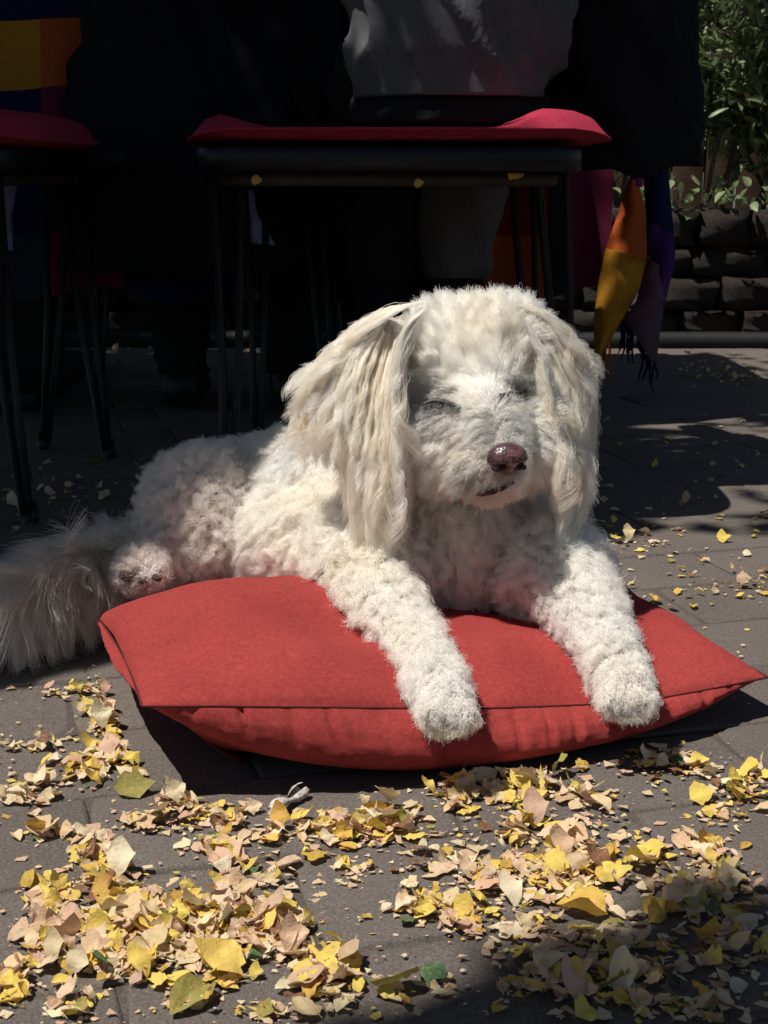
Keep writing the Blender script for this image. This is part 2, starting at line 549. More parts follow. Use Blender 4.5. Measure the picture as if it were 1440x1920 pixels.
for i in range(70):
    q, dd = r.choice(tips[-60:])
    lance_leaf(bm, q + rdir(r) * .03, (dd + rdir(r) * .8).normalized(), rdir(r, .5), r.uniform(.02, .04), .009, .2, 3)
tag(obj_bm('young_leaves', bm, M['newleaf'], shrub), kind='stuff')

# small creeping plants over the wall's top
r = random.Random(8)
bm = bmesh.new()
for i in range(1500):
    x = r.uniform(-0.8, 2.4)
    dn = fbm((x * 3, 0, 0), 2)
    if r.random() > 0.55 + dn: continue
    p = Vector((x, 3.66 + abs(r.gauss(0, .07)) - 0.06, 0.335 + abs(r.gauss(0, .03)) - (0.08 * r.random() if r.random() < .25 else 0)))
    if p.y < 3.6: p.y = 3.575
    L = r.uniform(.018, .04)
    lance_leaf(bm, p, rdir(r, .3) + Vector((0, -.4, 0)), rdir(r, 1.2), L, L * .6, .25, 3)
tag(obj_bm('creeping_groundcover', bm, M['bush']), kind='stuff')

# ------------------------------------------------------------------ shade: an unseen tree and parasol, added and shaped to throw it
LIT = [(-1.15, .25), (-.1, .56), (0., .628), (.13, .70), (.25, .765), (.62, .95), (.85, 1.35), (.62, 1.52), (.36, 1.62), (.2, 1.8), (-.2, 1.9), (-1.2, 1.5)]  # ground kept sunny: crown leaves that would shade it are left out
def inside(poly, x, y):
    c = False
    j = len(poly) - 1
    for i in range(len(poly)):
        xi, yi = poly[i]; xj, yj = poly[j]
        if (yi > y) != (yj > y) and x < (xj - xi) * (y - yi) / (yj - yi) + xi: c = not c
        j = i
    return c
BOUGH_SHADE = [(-.45, .26), (-.1, .50), (.02, .585), (.14, .66), (.26, .73), (.5, .85), (.9, .95), (2.6, 1.2), (2.6, -1.8), (-.4, -1.2), (-.6, .1)]  # ground shadow that the added leaf clump is shaped to throw
KX, KY = SUN_L.x / -SUN_L.z, SUN_L.y / -SUN_L.z
def limb_in_gap(p):
    return inside(LIT, p.x - 2.4 + KX * p.z, p.y - 0.9 + KY * p.z)
tree = tag(empty('added_shade_tree', (-2.4, -0.9, 0)), 'unseen broad tree added with its crown shaped to shade the paving', 'tree')
r = random.Random(11)
bm = bmesh.new()
T0 = Vector((0, 0, 0))
trunk = [T0, Vector((.03, .05, .6)), Vector((.1, .1, 1.3)), Vector((.16, .22, 2.0)), Vector((.3, .4, 2.6))]
add_tube(bm, trunk, [.17, .13, .115, .1, .075], 12)
ends = []
for i in range(11):
    a = i / 11 * 2 * math.pi
    e = Vector((2.2 + 2.8 * math.cos(a), 2.6 + 3.3 * math.sin(a), r.uniform(2.9, 3.7)))
    s = trunk[3].lerp(trunk[4], r.random())
    m = s.lerp(e, .5) + Vector((r.gauss(0, .1), r.gauss(0, .1), .35))
    pts = [s, s.lerp(m, .5) + Vector((0, 0, .12)), m, m.lerp(e, .5), e]
    if any(limb_in_gap(a0.lerp(a1, q / 8)) for a0, a1 in zip(pts, pts[1:]) for q in range(9)): continue
    add_tube(bm, pts, [.05, .04, .03, .02, .008], 7)
obj_bm('trunk', bm, M['bark'], tree)

bm = bmesh.new()
cnt = 0
while cnt < 40000:
    x, y, z = r.uniform(-4.0, 2.2), r.uniform(-2.3, 5.2), r.uniform(2.55, 3.7)
    gx, gy = x + KX * z, y + KY * z
    if not (inside(BOUGH_SHADE, gx, gy) or gy > 1.52 + .25 * max(0, -gx - .3)) or inside(LIT, gx, gy): continue
    keep = 1.0
    if .08 < gx < .52 and 1.6 < gy < 2.0:
        keep = .04 + 1.2 * max(0, fbm((gx * 10, gy * 10, 24.0), 2))
    elif gx > 0.2 and 1.3 < gy < 3.3:
        fb = fbm((gx * 4.5, gy * 4.5, 4.0), 2)
        fb2 = fbm((gx * 9, gy * 9, 14.0), 2)
        keep = (1.0 if fb < .28 else .25) if gx < .40 and 2.0 < gy < 2.8 else .05 + 1.2 * max(0, fb2 + .0)
    elif gy >= 3.3 and gx > 0.2:
        keep = 0.0 if gx > .55 else 0.16 * fbm((gx * 5, gy * 5, 9.0), 2)
    cnt += 1
    if r.random() > keep: continue
    L = r.uniform(.08, .15)
    lance_leaf(bm, Vector((x + 2.4, y + 0.9, z)), rdir(r, -.3), rdir(r, 1.5), L, L * .62, .2, 2)
for i in range(11000):  # extra low leaves added to deepen the near shadow
    gx, gy = r.uniform(-.5, 1.3), r.uniform(-.35, 1.0)
    if not inside(BOUGH_SHADE, gx, gy): continue
    z = r.uniform(2.3, 2.75)
    L = r.uniform(.06, .11)
    lance_leaf(bm, Vector((gx - KX * z + 2.4, gy - KY * z + 0.9, z)), rdir(r, -.3), rdir(r, 1.5), L, L * .62, .2, 2)
tag(obj_bm('crown', bm, M['crown'], tree), kind='stuff')

PHI = math.atan2(0.632, 0.775)
pc = Vector((-0.05 - KX * 2.17, 1.286 - KY * 2.17, 0)) + Vector((.775, .632, 0)) * -.86 + Vector((-0.632, 0.775, 0)) * 1.395
parasol = tag(empty('added_parasol', pc, PHI), 'unseen large dark green square parasol added to shade the table', 'parasol')
bm = bmesh.new()
hw, z0, z1 = 1.38, 2.2, 2.62
n = 10
edge = []
for s in range(4):
    for k in range(n):
        t = -1 + 2 * k / n
        p = [(t, -1), (1, t), (-t, 1), (-1, -t)][s]
        edge.append(Vector((p[0] * hw, p[1] * hw, z0 - 0.03 * (1 - t * t))))
top = bm.verts.new((0, 0, z1)); mids = [bm.verts.new(e * .5 + Vector((0, 0, z1 * .5 - .02))) for e in edge]
ev = [bm.verts.new(e) for e in edge]
fl = [bm.verts.new(e + Vector((0, 0, -.16))) for e in edge]
N = len(edge)
for k in range(N):
    k2 = (k + 1) % N
    bm.faces.new((top, mids[k], mids[k2])); bm.faces.new((mids[k], ev[k], ev[k2], mids[k2])); bm.faces.new((ev[k], fl[k], fl[k2], ev[k2]))
obj_bm('canopy', bm, M['canvas'], parasol)
for sx in (-1, 1):
    for sy in (-1, 1):
        bm = bmesh.new(); add_tube(bm, [(0, 0, z1 - .03), (sx * hw * .5, sy * hw * .5, (z0 + z1) / 2 - .03), (sx * hw * .98, sy * hw * .98, z0 - .015)], .01, 6)
        obj_bm('rib', bm, M['ply'], parasol)
bm = bmesh.new(); add_tube(bm, [(0, 0, .06), (0, 0, 1.2), (0, 0, z1 + .06)], .024, 10)
obj_bm('pole', bm, M['ply'], parasol)
bm = bmesh.new(); add_tube(bm, [(0, 0, 0), (0, 0, .05), (0, 0, .07)], [.26, .25, .1], 20)
obj_bm('base', bm, M['stone'], parasol)

# ------------------------------------------------------------------ table and patchwork cloth
table = tag(empty('garden_table', (-0.4, 2.75, 0)), 'long garden table hidden under a striped patchwork cloth', 'table')
bm = bmesh.new(); add_box(bm, Vector((0, 0, .72)), (1.8, .8, .03), bev=.004)
obj_bm('tabletop', bm, M['tabletop'], table)
for sx in (-.32, .55):
    bm = bmesh.new(); add_box(bm, Vector((sx, -.02, .36)), (.16, .12, .69), bev=.006); add_box(bm, Vector((sx, 0, .02)), (.2, .6, .035), bev=.006)
    obj_bm('pedestal', bm, M['blackmetal'], table)

PATCH = {'navy': (.008, .009, .05), 'orange': (.42, .085, .016), 'yellow': (.45, .20, .018), 'red': (.22, .02, .02), 'maroon': (.13, .012, .04),
         'purple': (.06, .014, .12), 'plum': (.11, .055, .08), 'teal': (.01, .035, .05), 'black': (.012, .012, .018), 'magenta': (.16, .02, .09)}
PM = {k: fabric('patch_' + k, c, 500, .2) for k, c in PATCH.items()}
pk = list(PATCH)
cloth = tag(empty('tablecloth', (-0.4, 2.75, 0)), 'patchwork tablecloth in navy, orange, yellow and purple panels hanging over the table', 'tablecloth')
def cloth_mesh():
    xs = np.linspace(-1.0, 0.77, 150)
    zs = np.concatenate([[0], np.linspace(0.0, 0.52, 36)])
    verts, faces, mi = [], [], []
    bx = [-1.0, -.80, -.69, -.56, -.445, -.33, -.235, -.15, -.02, .08, .165, .255, .36, .44, .55, .66, .70, .78]
    rows = [0.0, .085, .20, .315, .41, .60]
    tbl = {(6, 1): 'yellow', (7, 1): 'orange', (6, 0): 'navy', (7, 0): 'navy', (6, 2): 'navy', (7, 2): 'maroon', (5, 1): 'yellow', (5, 0): 'navy', (5, 2): 'navy'}
    for i, x in enumerate(xs):
        for j, z in enumerate(zs):
            fold = 0.018 * math.sin(x * 31 + 1.2 * math.sin(x * 9)) * min(1, z * 4)
            y = -0.42 - fold - 0.04 * min(1, z * 3)
            zz = 0.742 - z - 0.012 * math.sin(x * 23) * (z / .5)
            if j == 0: y = 0.42; zz = .742
            verts.append((x, y, zz))
    nz = len(zs)
    rr = random.Random(3)
    for i in range(len(xs) - 1):
        for j in range(nz - 1):
            faces.append((i * nz + j, i * nz + j + 1, (i + 1) * nz + j + 1, (i + 1) * nz + j))
            xm, zm = (xs[i] + xs[i + 1]) / 2, (zs[j] + zs[j + 1]) / 2 if j else -1
            c = max(k for k in range(len(bx)) if bx[k] <= xm + 1e-6)
            q = max(k for k in range(len(rows)) if rows[k] <= max(zm, 0) + 1e-6)
            col = tbl.get((c, q))
            if col is None:
                if c == 14: col = ['navy', 'navy', 'black', 'red', 'orange', 'orange'][q]
                elif c == 16: col = ['navy', 'maroon', 'maroon', 'maroon', 'maroon', 'maroon'][q]
                elif c in (12, 13, 11, 15): col = 'black'
                else: col = ['navy', 'black', 'navy', 'teal', 'black', 'navy', 'maroon'][(c * 3 + q * 5) % 7]
            mi.append(pk.index(col))
    me = mesh_np('cloth', verts, faces, [PM[k] for k in pk])
    me.polygons.foreach_set('material_index', mi)
    return me
link('cloth_drop', cloth_mesh(), cloth)

def px_sheet(name, left, right, y, mat, parent, rows=14, cols=8, bulge=.03, base=Vector((0, 0, 0))):
    def samp(pl, t):
        f = t * (len(pl) - 1); k = min(int(f), len(pl) - 2)
        a, b = pl[k], pl[k + 1]; f -= k
        return a[0] + (b[0] - a[0]) * f, a[1] + (b[1] - a[1]) * f
    V, F = [], []
    for i in range(rows + 1):
        for j in range(cols + 1):
            l, rr_ = samp(left, i / rows), samp(right, i / rows)
            s = j / cols
            p = at(l[0] + (rr_[0] - l[0]) * s, l[1] + (rr_[1] - l[1]) * s, y - bulge * math.sin(math.pi * s) - .006 * math.sin(i * .9 + s * 5))
            V.append(p - base)
    for i in range(rows):
        for j in range(cols):
            a = i * (cols + 1) + j
            F.append((a, a + 1, a + cols + 2, a + cols + 1))
    return link(name, mesh_np(name, V, F, [mat]), parent)
CB = Vector((-0.4, 2.75, 0))
YC = 2.16
px_sheet('corner_panel', [(1188, 250), (1186, 300), (1178, 345)], [(1208, 250), (1210, 300), (1204, 352)], YC, PM['magenta'], cloth, 6, 4, .02, CB)
px_sheet('corner_panel', [(1178, 336), (1160, 395), (1148, 430), (1136, 466)], [(1196, 338), (1211, 395), (1212, 440), (1213, 490)], YC, PM['orange'], cloth, 12, 8, .035, CB)
px_sheet('corner_panel', [(1136, 465), (1122, 530), (1113, 600), (1114, 672)], [(1213, 489), (1196, 548), (1166, 600), (1128, 668)], YC, PM['yellow'], cloth, 14, 8, .035, CB)
px_sheet('corner_panel', [(1214, 482), (1197, 548), (1167, 600), (1180, 612)], [(1242, 500), (1247, 560), (1238, 620), (1230, 690)], YC + .012, PM['plum'], cloth, 14, 8, .02, CB)
px_sheet('corner_panel', [(1208, 420), (1213, 460), (1230, 520), (1240, 560)], [(1240, 420), (1262, 440), (1268, 480), (1246, 575)], YC + .02, PM['purple'], cloth, 10, 6, .015, CB)
px_sheet('corner_panel', [(1204, 250), (1207, 340), (1212, 425)], [(1250, 250), (1255, 340), (1264, 442)], YC + .03, PM['navy'], cloth, 10, 6, .02, CB)
rf = random.Random(21)
def fringe(path, col, n):
    bm = bmesh.new()
    for k in range(n):
        f = (k + rf.random() * .6) / n * (len(path) - 1); q = min(int(f), len(path) - 2); f -= q
        x0 = path[q][0] + (path[q + 1][0] - path[q][0]) * f; y0 = path[q][1] + (path[q + 1][1] - path[q][1]) * f
        a = at(x0, y0 - 3, YC + .012) - CB; L = rf.uniform(.030, .062)
        b_ = a + Vector((rf.gauss(0, .006), rf.gauss(0, .006), -L))
        add_tube(bm, [a, a.lerp(b_, .35) + Vector((rf.gauss(0, .002), 0, 0)), a.lerp(b_, .7) + Vector((rf.gauss(0, .003), 0, 0)), b_], [.0022, .0018, .0018, .001], 5)
    obj_bm('fringe', bm, PM[col], cloth)
fringe([(1166, 602), (1182, 614), (1205, 640), (1230, 688)], 'navy', 26)
fringe([(1114, 670), (1128, 668), (1150, 626)], 'orange', 9)


# ------------------------------------------------------------------ chairs
def rounded_rect(wd, dp, rad, n=5):
    out = []
    for cx, cy, a0 in ((wd / 2 - rad, dp / 2 - rad, 0), (-wd / 2 + rad, dp / 2 - rad, 90), (-wd / 2 + rad, -dp / 2 + rad, 180), (wd / 2 - rad, -dp / 2 + rad, 270)):
        for k in range(n + 1):
            a = R(a0 + 90 * k / n)
            out.append((cx + rad * math.cos(a), cy + rad * math.sin(a)))
    return out
def slab(wd, dp, rad, zprof):
    """zprof: list of (inset, z)"""
    bm = bmesh.new()
    rings = []
    for ins, z in zprof:
        rr_ = rounded_rect(wd - 2 * ins, dp - 2 * ins, max(.005, rad - ins * .7))
        rings.append([bm.verts.new((x, y, z)) for x, y in rr_])
    n = len(rings[0])
    for a, b_ in zip(rings, rings[1:]):
        for k in range(n): bm.faces.new((a[k], a[(k + 1) % n], b_[(k + 1) % n], b_[k]))
    bm.faces.new(list(reversed(rings[0]))); bm.faces.new(rings[-1])
    return bm
def make_chair(label, loc, rz, splay=(.03, .03), back=None):
    t = empty('metal_chair', loc, rz)
    tag(t, label, 'chair', 'metal chairs round the table')
    obj_bm('seat_rim', slab(.452, .42, .05, [(.006, .417), (0, .421), (0, .443), (.004, .448), (.02, .449)]), M['blackmetal'], t)
    obj_bm('seat_board', slab(.40, .37, .04, [(.004, .402), (0, .405), (0, .4165)]), M['ply'], t)
    for sx in (-1, 1):
        for sy in (-1, 1):
            bm = bmesh.new()
            foot = Vector((sx * (.2 + splay[0 if sx < 0 else 1]), sy * .20, .006))
            for dx in (-.0, -.032):
                topp = Vector((sx * (.205 + dx), sy * (.185 + dx * .3), .418))
                f2 = foot + Vector((dx * .22 * sx, 0, 0))
                add_tube(bm, [topp, topp.lerp(f2, .5) + Vector((-sx * .004, 0, 0)), f2], .0052, 8)
            add_tube(bm, [foot + Vector((0, 0, -.006)), foot + Vector((-.004 * sx, 0, .02))], .010, 8)
            obj_bm('leg', bm, M['blackmetal'], t)
    if back:
        bm = bmesh.new()
        ax, s = back
        if ax == 'x':
            P = [[(s * .222, yy, .43), (s * .27, yy, .47), (s * .285, yy, .62), (s * .275, yy, .84)] for yy in (.05, .14)]
        else:
            P = [[(xx, s * .205, .43), (xx, s * .215, .62), (xx, s * .245, .84)] for xx in (-.17, .17)]
        for p in P: add_tube(bm, p, .0055, 8)
        add_tube(bm, [P[0][2], P[1][2]], .0055, 8)
        add_tube(bm, [P[0][1], P[1][1]], .006, 8)
        obj_bm('back_frame', bm, M['blackmetal'], t)
    return t
def seat_cushion(label, loc, rz, wd, dp, press, group='red seat cushions', zc=.449, zt=.044):
    n = 26
    V, F = [], []
    prof = [(.0, .5), (.10, .82), (.25, 1.0)]
    NR, NT = 14, 64
    def outline(th):
        c, s_ = math.cos(th), math.sin(th)
        k = (abs(c) ** 5 + abs(s_) ** 5) ** (-1 / 5)
        return c * k * wd / 2, s_ * k * dp / 2
    top, bot = [], []
    for side in (1, -1):
        for i in range(NR + 1):
            f = 1 - i / NR
            for k in range(NT):
                x, y = outline(2 * math.pi * k / NT)
                x, y = x * f, y * f
                hgt = (1 - f ** 7) ** .5
                if side > 0:
                    z = .017 + (zt - .017) * hgt
                    z -= press(x, y) * hgt
                    z += .0015 * noise.noise(Vector((x * 30, y * 30, 0)))
                    z = max(z, .011)
                    z -= .010 * max(0, (abs(x) - .20) / .05) ** 1.5
                else:
                    z = .017 - .015 * hgt - .010 * max(0, (abs(x) - .20) / .05) ** 1.5
                V.append((x, y, z + zc))
    S_ = (NR + 1) * NT
    for side in (0, 1):
        for i in range(NR):
            for k in range(NT):
                a, b_, c, d = side * S_ + i * NT + k, side * S_ + i * NT + (k + 1) % NT, side * S_ + (i + 1) * NT + (k + 1) % NT, side * S_ + (i + 1) * NT + k
                F.append((a, b_, c, d) if side == 0 else (d, c, b_, a))
    o = link('seat_cushion', mesh_np('seat_cushion', V, F, [M['seatred']]))
    o.location = loc; o.rotation_euler = (0, 0, rz)
    tag(o, label, 'cushion', group)
    bm = bmesh.new()
    pts = [Vector((*outline(2 * math.pi * k / 64), .017 + zc)) for k in range(65)]
    for p in pts: p.z -= .010 * max(0, (abs(p.x) - .20) / .05) ** 1.5
    for p in pts: p.x *= 1.002; p.y *= 1.002
    add_tube(bm, pts, .0017, 5, False)
    obj_bm('piping', bm, M['seatred'], o)
    return o
c1 = make_chair('black hairpin leg chair right behind the white dog with a red seat cushion', (0.006, 1.84, 0), 0.0, (.0, .035), ('x', 1))
c2 = make_chair('black hairpin leg chair at the left edge with an unoccupied red cushion', (-0.645, 1.86, 0), R(-3), (.01, .022))
c3 = make_chair('dark chair farther back between the two near chairs, under the person in black', (-0.30, 2.32, 0), 0.0)
seat_cushion('thin red seat cushion pressed flat under the person in the charcoal jacket', (0.018, 1.835, 0), 0, .508, .44,
             lambda x, y: .030 * max(0, 1 - (abs(x + .025) / .19) ** 4) + .004 * math.exp(-((x - .06) / .05) ** 2))
seat_cushion('plump red seat cushion on the chair at the left edge with nobody on it', (-0.632, 1.855, 0), R(-3), .465, .47, lambda x, y: .0, zc=.443, zt=.052)

# ------------------------------------------------------------------ people on the chairs
def skin_body(name, joints, edges, parent, mat, root=0):
    me = bpy.data.meshes.new(name)
    me.from_pydata([j[0] for j in joints], edges, [])
    o = bpy.data.objects.new(name, me); COL.objects.link(o)
    bm = bmesh.new(); bm.from_mesh(me); bm.verts.layers.skin.verify(); bm.to_mesh(me); bm.free()
    o.modifiers.new('skin', 'SKIN'); sub = o.modifiers.new('sub', 'SUBSURF'); sub.levels = sub.render_levels = 1
    sv = me.skin_vertices[0].data
    for i, j in enumerate(joints):
        sv[i].radius = (j[1], j[1] * (j[2] if len(j) > 2 else 1)); sv[i].use_root = (i == root)
    dg = bpy.context.evaluated_depsgraph_get()
    m2 = bpy.data.meshes.new_from_object(o.evaluated_get(dg))
    bpy.data.objects.remove(o)
    m2.materials.clear(); m2.materials.append(mat)
    m2.polygons.foreach_set('use_smooth', [True] * len(m2.polygons))
    return link(name, m2, parent)
def loft(name, rings, mat, parent, n=40, fold=None, cap=True):
    """rings: (centre, rx, ry, axis) lofted cloth with folds"""
    V, F = [], []
    for i, (c, rx, ry, ax) in enumerate(rings):
        ax = Vector(ax).normalized()
        a = Vector((1, 0, 0)); a = (a - ax * a.dot(ax)).normalized(); b_ = ax.cross(a)
        for k in range(n):
            th = 2 * math.pi * k / n
            d = a * math.cos(th) * rx + b_ * math.sin(th) * ry
            p = Vector(c) + d
            if fold: p += d.normalized() * fold(th, i / (len(rings) - 1), p)
            V.append(p)
    for i in range(len(rings) - 1):
        for k in range(n):
            F.append((i * n + k, i * n + (k + 1) % n, (i + 1) * n + (k + 1) % n, (i + 1) * n + k))
    if cap:
        F.append(tuple(reversed(range(n)))); F.append(tuple(range((len(rings) - 1) * n, len(rings) * n)))
    return link(name, mesh_np(name, V, F, [mat]), parent)
def lerp_rings(keys, m):
    out = []
    for (a, b_) in zip(keys, keys[1:]):
        for k in range(m):
            t = k / m
            out.append((Vector(a[0]).lerp(Vector(b_[0]), t), a[1] + (b_[1] - a[1]) * t, a[2] + (b_[2] - a[2]) * t, Vector(a[3]).lerp(Vector(b_[3]), t)))
    out.append(keys[-1])
    return out
def ridge(v): return 1 - abs(v)
def fold_jacket(seed, amp):
    def f(th, t, p):
        q = Vector((p.x * 15 + p.z * 7, p.y * 7, p.z * 3.0 + seed))
        a = max(0.0, ridge(noise.noise(q) * 1.6)) ** 1.6
        b_ = ridge(noise.noise(q * 1.9 + Vector((4, 2, 9))) * 1.8) ** 3
        g = noise.noise(Vector((p.x * 6 - p.z * 9, p.y * 4, seed + 3)))
        return amp * min(1, .3 + 5 * t) * (1.1 * a + .7 * b_ + .5 * g - .9)
    return f
def person(label, base, jac, trs, jac_keys, fold, legs, body_dx):
    t = empty('person', base)
    tag(t, label, 'person')
    J = [((0, 0, .56), .11, .9), ((0, 0, .75), .1, .8), ((0, .03, .95), .12, .75), ((0, .06, 1.06), .05), ((0, .08, 1.13), .05), ((0, .10, 1.20), .085, 1.1), ((0, .10, 1.29), .08), ]
    E = [(0, 1), (1, 2), (2, 3), (3, 4), (4, 5), (5, 6)]
    for s in (-1, 1):
        k = len(J)
        J += [((s * .17, .05, .97), .05), ((s * .21, .1, .76), .042), ((s * .15, .32, .77), .032), ((s * .12, .40, .775), .03)]
        E += [(2, k), (k, k + 1), (k + 1, k + 2), (k + 2, k + 3)]
    for s, lg in legs:
        k = len(J)
        J += [(Vector(lg[0]), .07), (Vector(lg[1]), .05), (Vector(lg[2]), .038), (Vector(lg[2]) + Vector((0, .11, -.02)), .03)]
        E += [(0, k), (k, k + 1), (k + 1, k + 2), (k + 2, k + 3)]
    skin_body('body', J, E, t, M['skin'])
    loft('jacket', lerp_rings(jac_keys, 16), jac, t, 150, fold)
    for s in (-1, 1):
        loft('sleeve', lerp_rings([((s * .16, .04, 1.0), .07, .075, (s * .3, .2, -1)), ((s * .215, .1, .77), .058, .058, (0, .6, -.6)), ((s * .16, .30, .775), .045, .045, (0, 1, 0))], 6), jac, t, 24, fold)
    loft('hair', lerp_rings([((0, .075, 1.13), .07, .075, (0, 0, 1)), ((0, .085, 1.22), .095, .1, (0, 0, 1)), ((0, .09, 1.31), .07, .075, (0, 0, 1)), ((0, .09, 1.335), .02, .02, (0, 0, 1))], 5), M['black'], t, 24, lambda th, u, p: .006 * noise.noise(p * 40))
    return t
def fold_trouser(seed, amp=.006):
    def f(th, t, p):
        return amp * (2 * ridge(noise.noise(p * 14 + Vector((seed, 0, 0))) * 1.8) ** 3 - .6)
    return f
# person in the charcoal jacket, back to the camera
PB = Vector((.083, 1.83, 0))
jk = [((0.0, -.012, .508), .122, .105, (0, 0, 1)), ((0.004, -.012, .56), .134, .112, (0, 0, 1)), ((.008, 0, .66), .146, .112, (0, 0, 1)), ((.01, .02, .80), .155, .11, (0, .1, 1)), ((.005, .03, .98), .185, .10, (0, .2, 1)), ((0, .05, 1.05), .11, .075, (0, .3, 1)), ((0, .06, 1.08), .06, .055, (0, .3, 1))]
legsA = [(-1, ((-.08, .16, .535), (-.085, .30, .50), (-.09, .25, .09))), (1, ((.07, .16, .535), (.04, .30, .50), (.012, .24, .09)))]
pa = person('person in a charcoal jacket and grey brown trousers sitting on the near chair, back turned', PB, M['grey'], M['trouser'], jk, fold_jacket(1.0, .020), legsA, 0)
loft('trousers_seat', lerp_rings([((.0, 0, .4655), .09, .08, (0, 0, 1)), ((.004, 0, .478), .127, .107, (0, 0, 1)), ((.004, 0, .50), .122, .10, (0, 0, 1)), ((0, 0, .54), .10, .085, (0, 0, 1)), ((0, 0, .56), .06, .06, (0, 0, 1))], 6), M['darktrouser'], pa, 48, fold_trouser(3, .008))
for i, (s, lg) in enumerate(legsA):
    h, k, a = [Vector(v) for v in lg]
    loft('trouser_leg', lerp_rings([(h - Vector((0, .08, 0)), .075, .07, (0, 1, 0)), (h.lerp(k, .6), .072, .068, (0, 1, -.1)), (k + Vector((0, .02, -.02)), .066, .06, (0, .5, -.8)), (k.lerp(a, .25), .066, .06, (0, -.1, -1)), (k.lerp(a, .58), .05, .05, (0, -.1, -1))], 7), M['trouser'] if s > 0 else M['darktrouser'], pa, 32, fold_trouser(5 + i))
    loft('sock', lerp_rings([(k.lerp(a, .5), .043, .043, (0, -.1, -1)), (a + Vector((0, 0, -.02)), .041, .043, (0, -.1, -1))], 5), M['black'], pa, 20)
    loft('shoe', lerp_rings([(a + Vector((0, -.06, -.055)), .03, .03, (0, 1, 0)), (a + Vector((0, 0, -.04)), .042, .048, (0, 1, -.1)), (a + Vector((0, .1, -.062)), .042, .026, (0, 1, 0)), (a + Vector((0, .17, -.07)), .02, .018, (0, 1, 0))], 5), M['dryshoe'], pa, 18)
# person in black, farther back on the left
PB2 = Vector((-.27, 2.27, 0))
jk2 = [((-.02, -.05, .27), .225, .12, (0, 0, 1)), ((-.01, -.04, .42), .228, .135, (0, 0, 1)), ((-.0, -.02, .53), .222, .14, (0, 0, 1)), ((0, .0, .64), .20, .13, (0, .1, 1)), ((0, .01, .8), .18, .12, (0, .1, 1)), ((0, .02, .98), .2, .11, (0, .2, 1)), ((0, .05, 1.05), .11, .075, (0, .3, 1)), ((0, .06, 1.08), .06, .055, (0, .3, 1))]
legsB = [(-1, ((-.09, .14, .535), (-.1, .3, .5), (-.1, .26, .09))), (1, ((.09, .14, .535), (.1, .3, .5), (.1, .26, .09)))]
pb = person('person in a long black coat sitting with back turned between the two near chairs', PB2, M['black'], M['black'], jk2, fold_jacket(7.0, .016), legsB, 0)
for i, (s, lg) in enumerate(legsB):
    h, k, a = [Vector(v) for v in lg]
    loft('trouser_leg', lerp_rings([(h, .07, .065, (0, 1, 0)), (k + Vector((0, .02, -.02)), .066, .06, (0, .5, -.8)), (k.lerp(a, .93), .05, .05, (0, -.1, -1)), (a + Vector((0, 0, -.03)), .047, .047, (0, -.1, -1))], 8), M['darktrouser'], pb, 28, fold_trouser(9 + i))
    loft('shoe', lerp_rings([(a + Vector((0, -.06, -.055)), .03, .03, (0, 1, 0)), (a + Vector((0, 0, -.04)), .042, .048, (0, 1, -.1)), (a + Vector((0, .1, -.062)), .042, .026, (0, 1, 0)), (a + Vector((0, .17, -.07)), .02, .018, (0, 1, 0))], 5), M['dryshoe'], pb, 18)
# black coat hung over the near chair's side
o = loft('black_coat', lerp_rings([((.328, 1.93, .42), .10, .08, (0, 0, 1)), ((.325, 1.93, .47), .108, .085, (0, 0, 1)), ((.318, 1.92, .56), .095, .08, (0, 0, 1)), ((.305, 1.91, .68), .085, .075, (0, 0, 1)), ((.285, 1.90, .82), .06, .10, (0, 0, 1)), ((.275, 1.89, .875), .025, .12, (0, 0, 1))], 8), M['black'], None, 56, fold_jacket(3.0, .014))
for v_ in o.data.vertices:
    if v_.co.z < .47: v_.co.z += .035 * noise.noise(Vector((v_.co.x * 14, v_.co.y * 9, 2)))
tag(o, 'black coat draped over the backrest at the right of the near chair', 'coat')
# pale blue cloth ends below the seats
def hang_cloth(pl, pr, y, label, nm='blue_napkin'):
    o = px_sheet(nm, pl, pr, y, M['paleblue'], None, 10, 5, .012)
    o.modifiers.new('thickness', 'SOLIDIFY').thickness = .0015
    tag(o, label, 'cloth')
hang_cloth([(462, 356), (461, 400), (463, 440), (466, 455)], [(474, 356), (480, 400), (500, 432), (516, 460)], 2.05, 'pale blue cloth corner hanging in the dark below the near chair seat')
hang_cloth([(-6, 340), (-8, 400), (-8, 466)], [(34, 340), (22, 400), (24, 470)], 2.08, 'pale blue cloth hanging below the chair at the left edge')

# ------------------------------------------------------------------ the floor cushion
FL, FR, BR, BL = Vector((-.163, .874, .070)), Vector((.303, 1.030, .032)), Vector((.207, 1.314, .040)), Vector((-.259, 1.158, .050))
def quad(u, v):
    a = FL.lerp(FR, u); b_ = BL.lerp(BR, u)
    p = a.lerp(b_, v)
    # sides drawn in a little between the pointed corners
    c = (FL + FR + BR + BL) / 4
    su_, sv_ = 4 * u * (1 - u), 4 * v * (1 - v)
    ex, ey = (FR - FL).normalized(), (BL - FL).normalized()
    p = p - ey * (.018 * su_ * (1 - v) ** 2) + ex * (.006 * sv_ * (1 - 2 * u))
    cr = max(0, .14 - u) / .14 * max(0, v - .82) / .18
    p = p + (c - p) * (.16 * cr); p.z -= .012 * cr
    zf = float(np.interp(u, [0, .1, .25, .5, .75, 1], [.070, .066, .058, .043, .031, .032]))
    p.z += (zf - (FL.z + (FR.z - FL.z) * u)) * (1 - v) ** 1.5
    return p
NU, NV = 190, 110
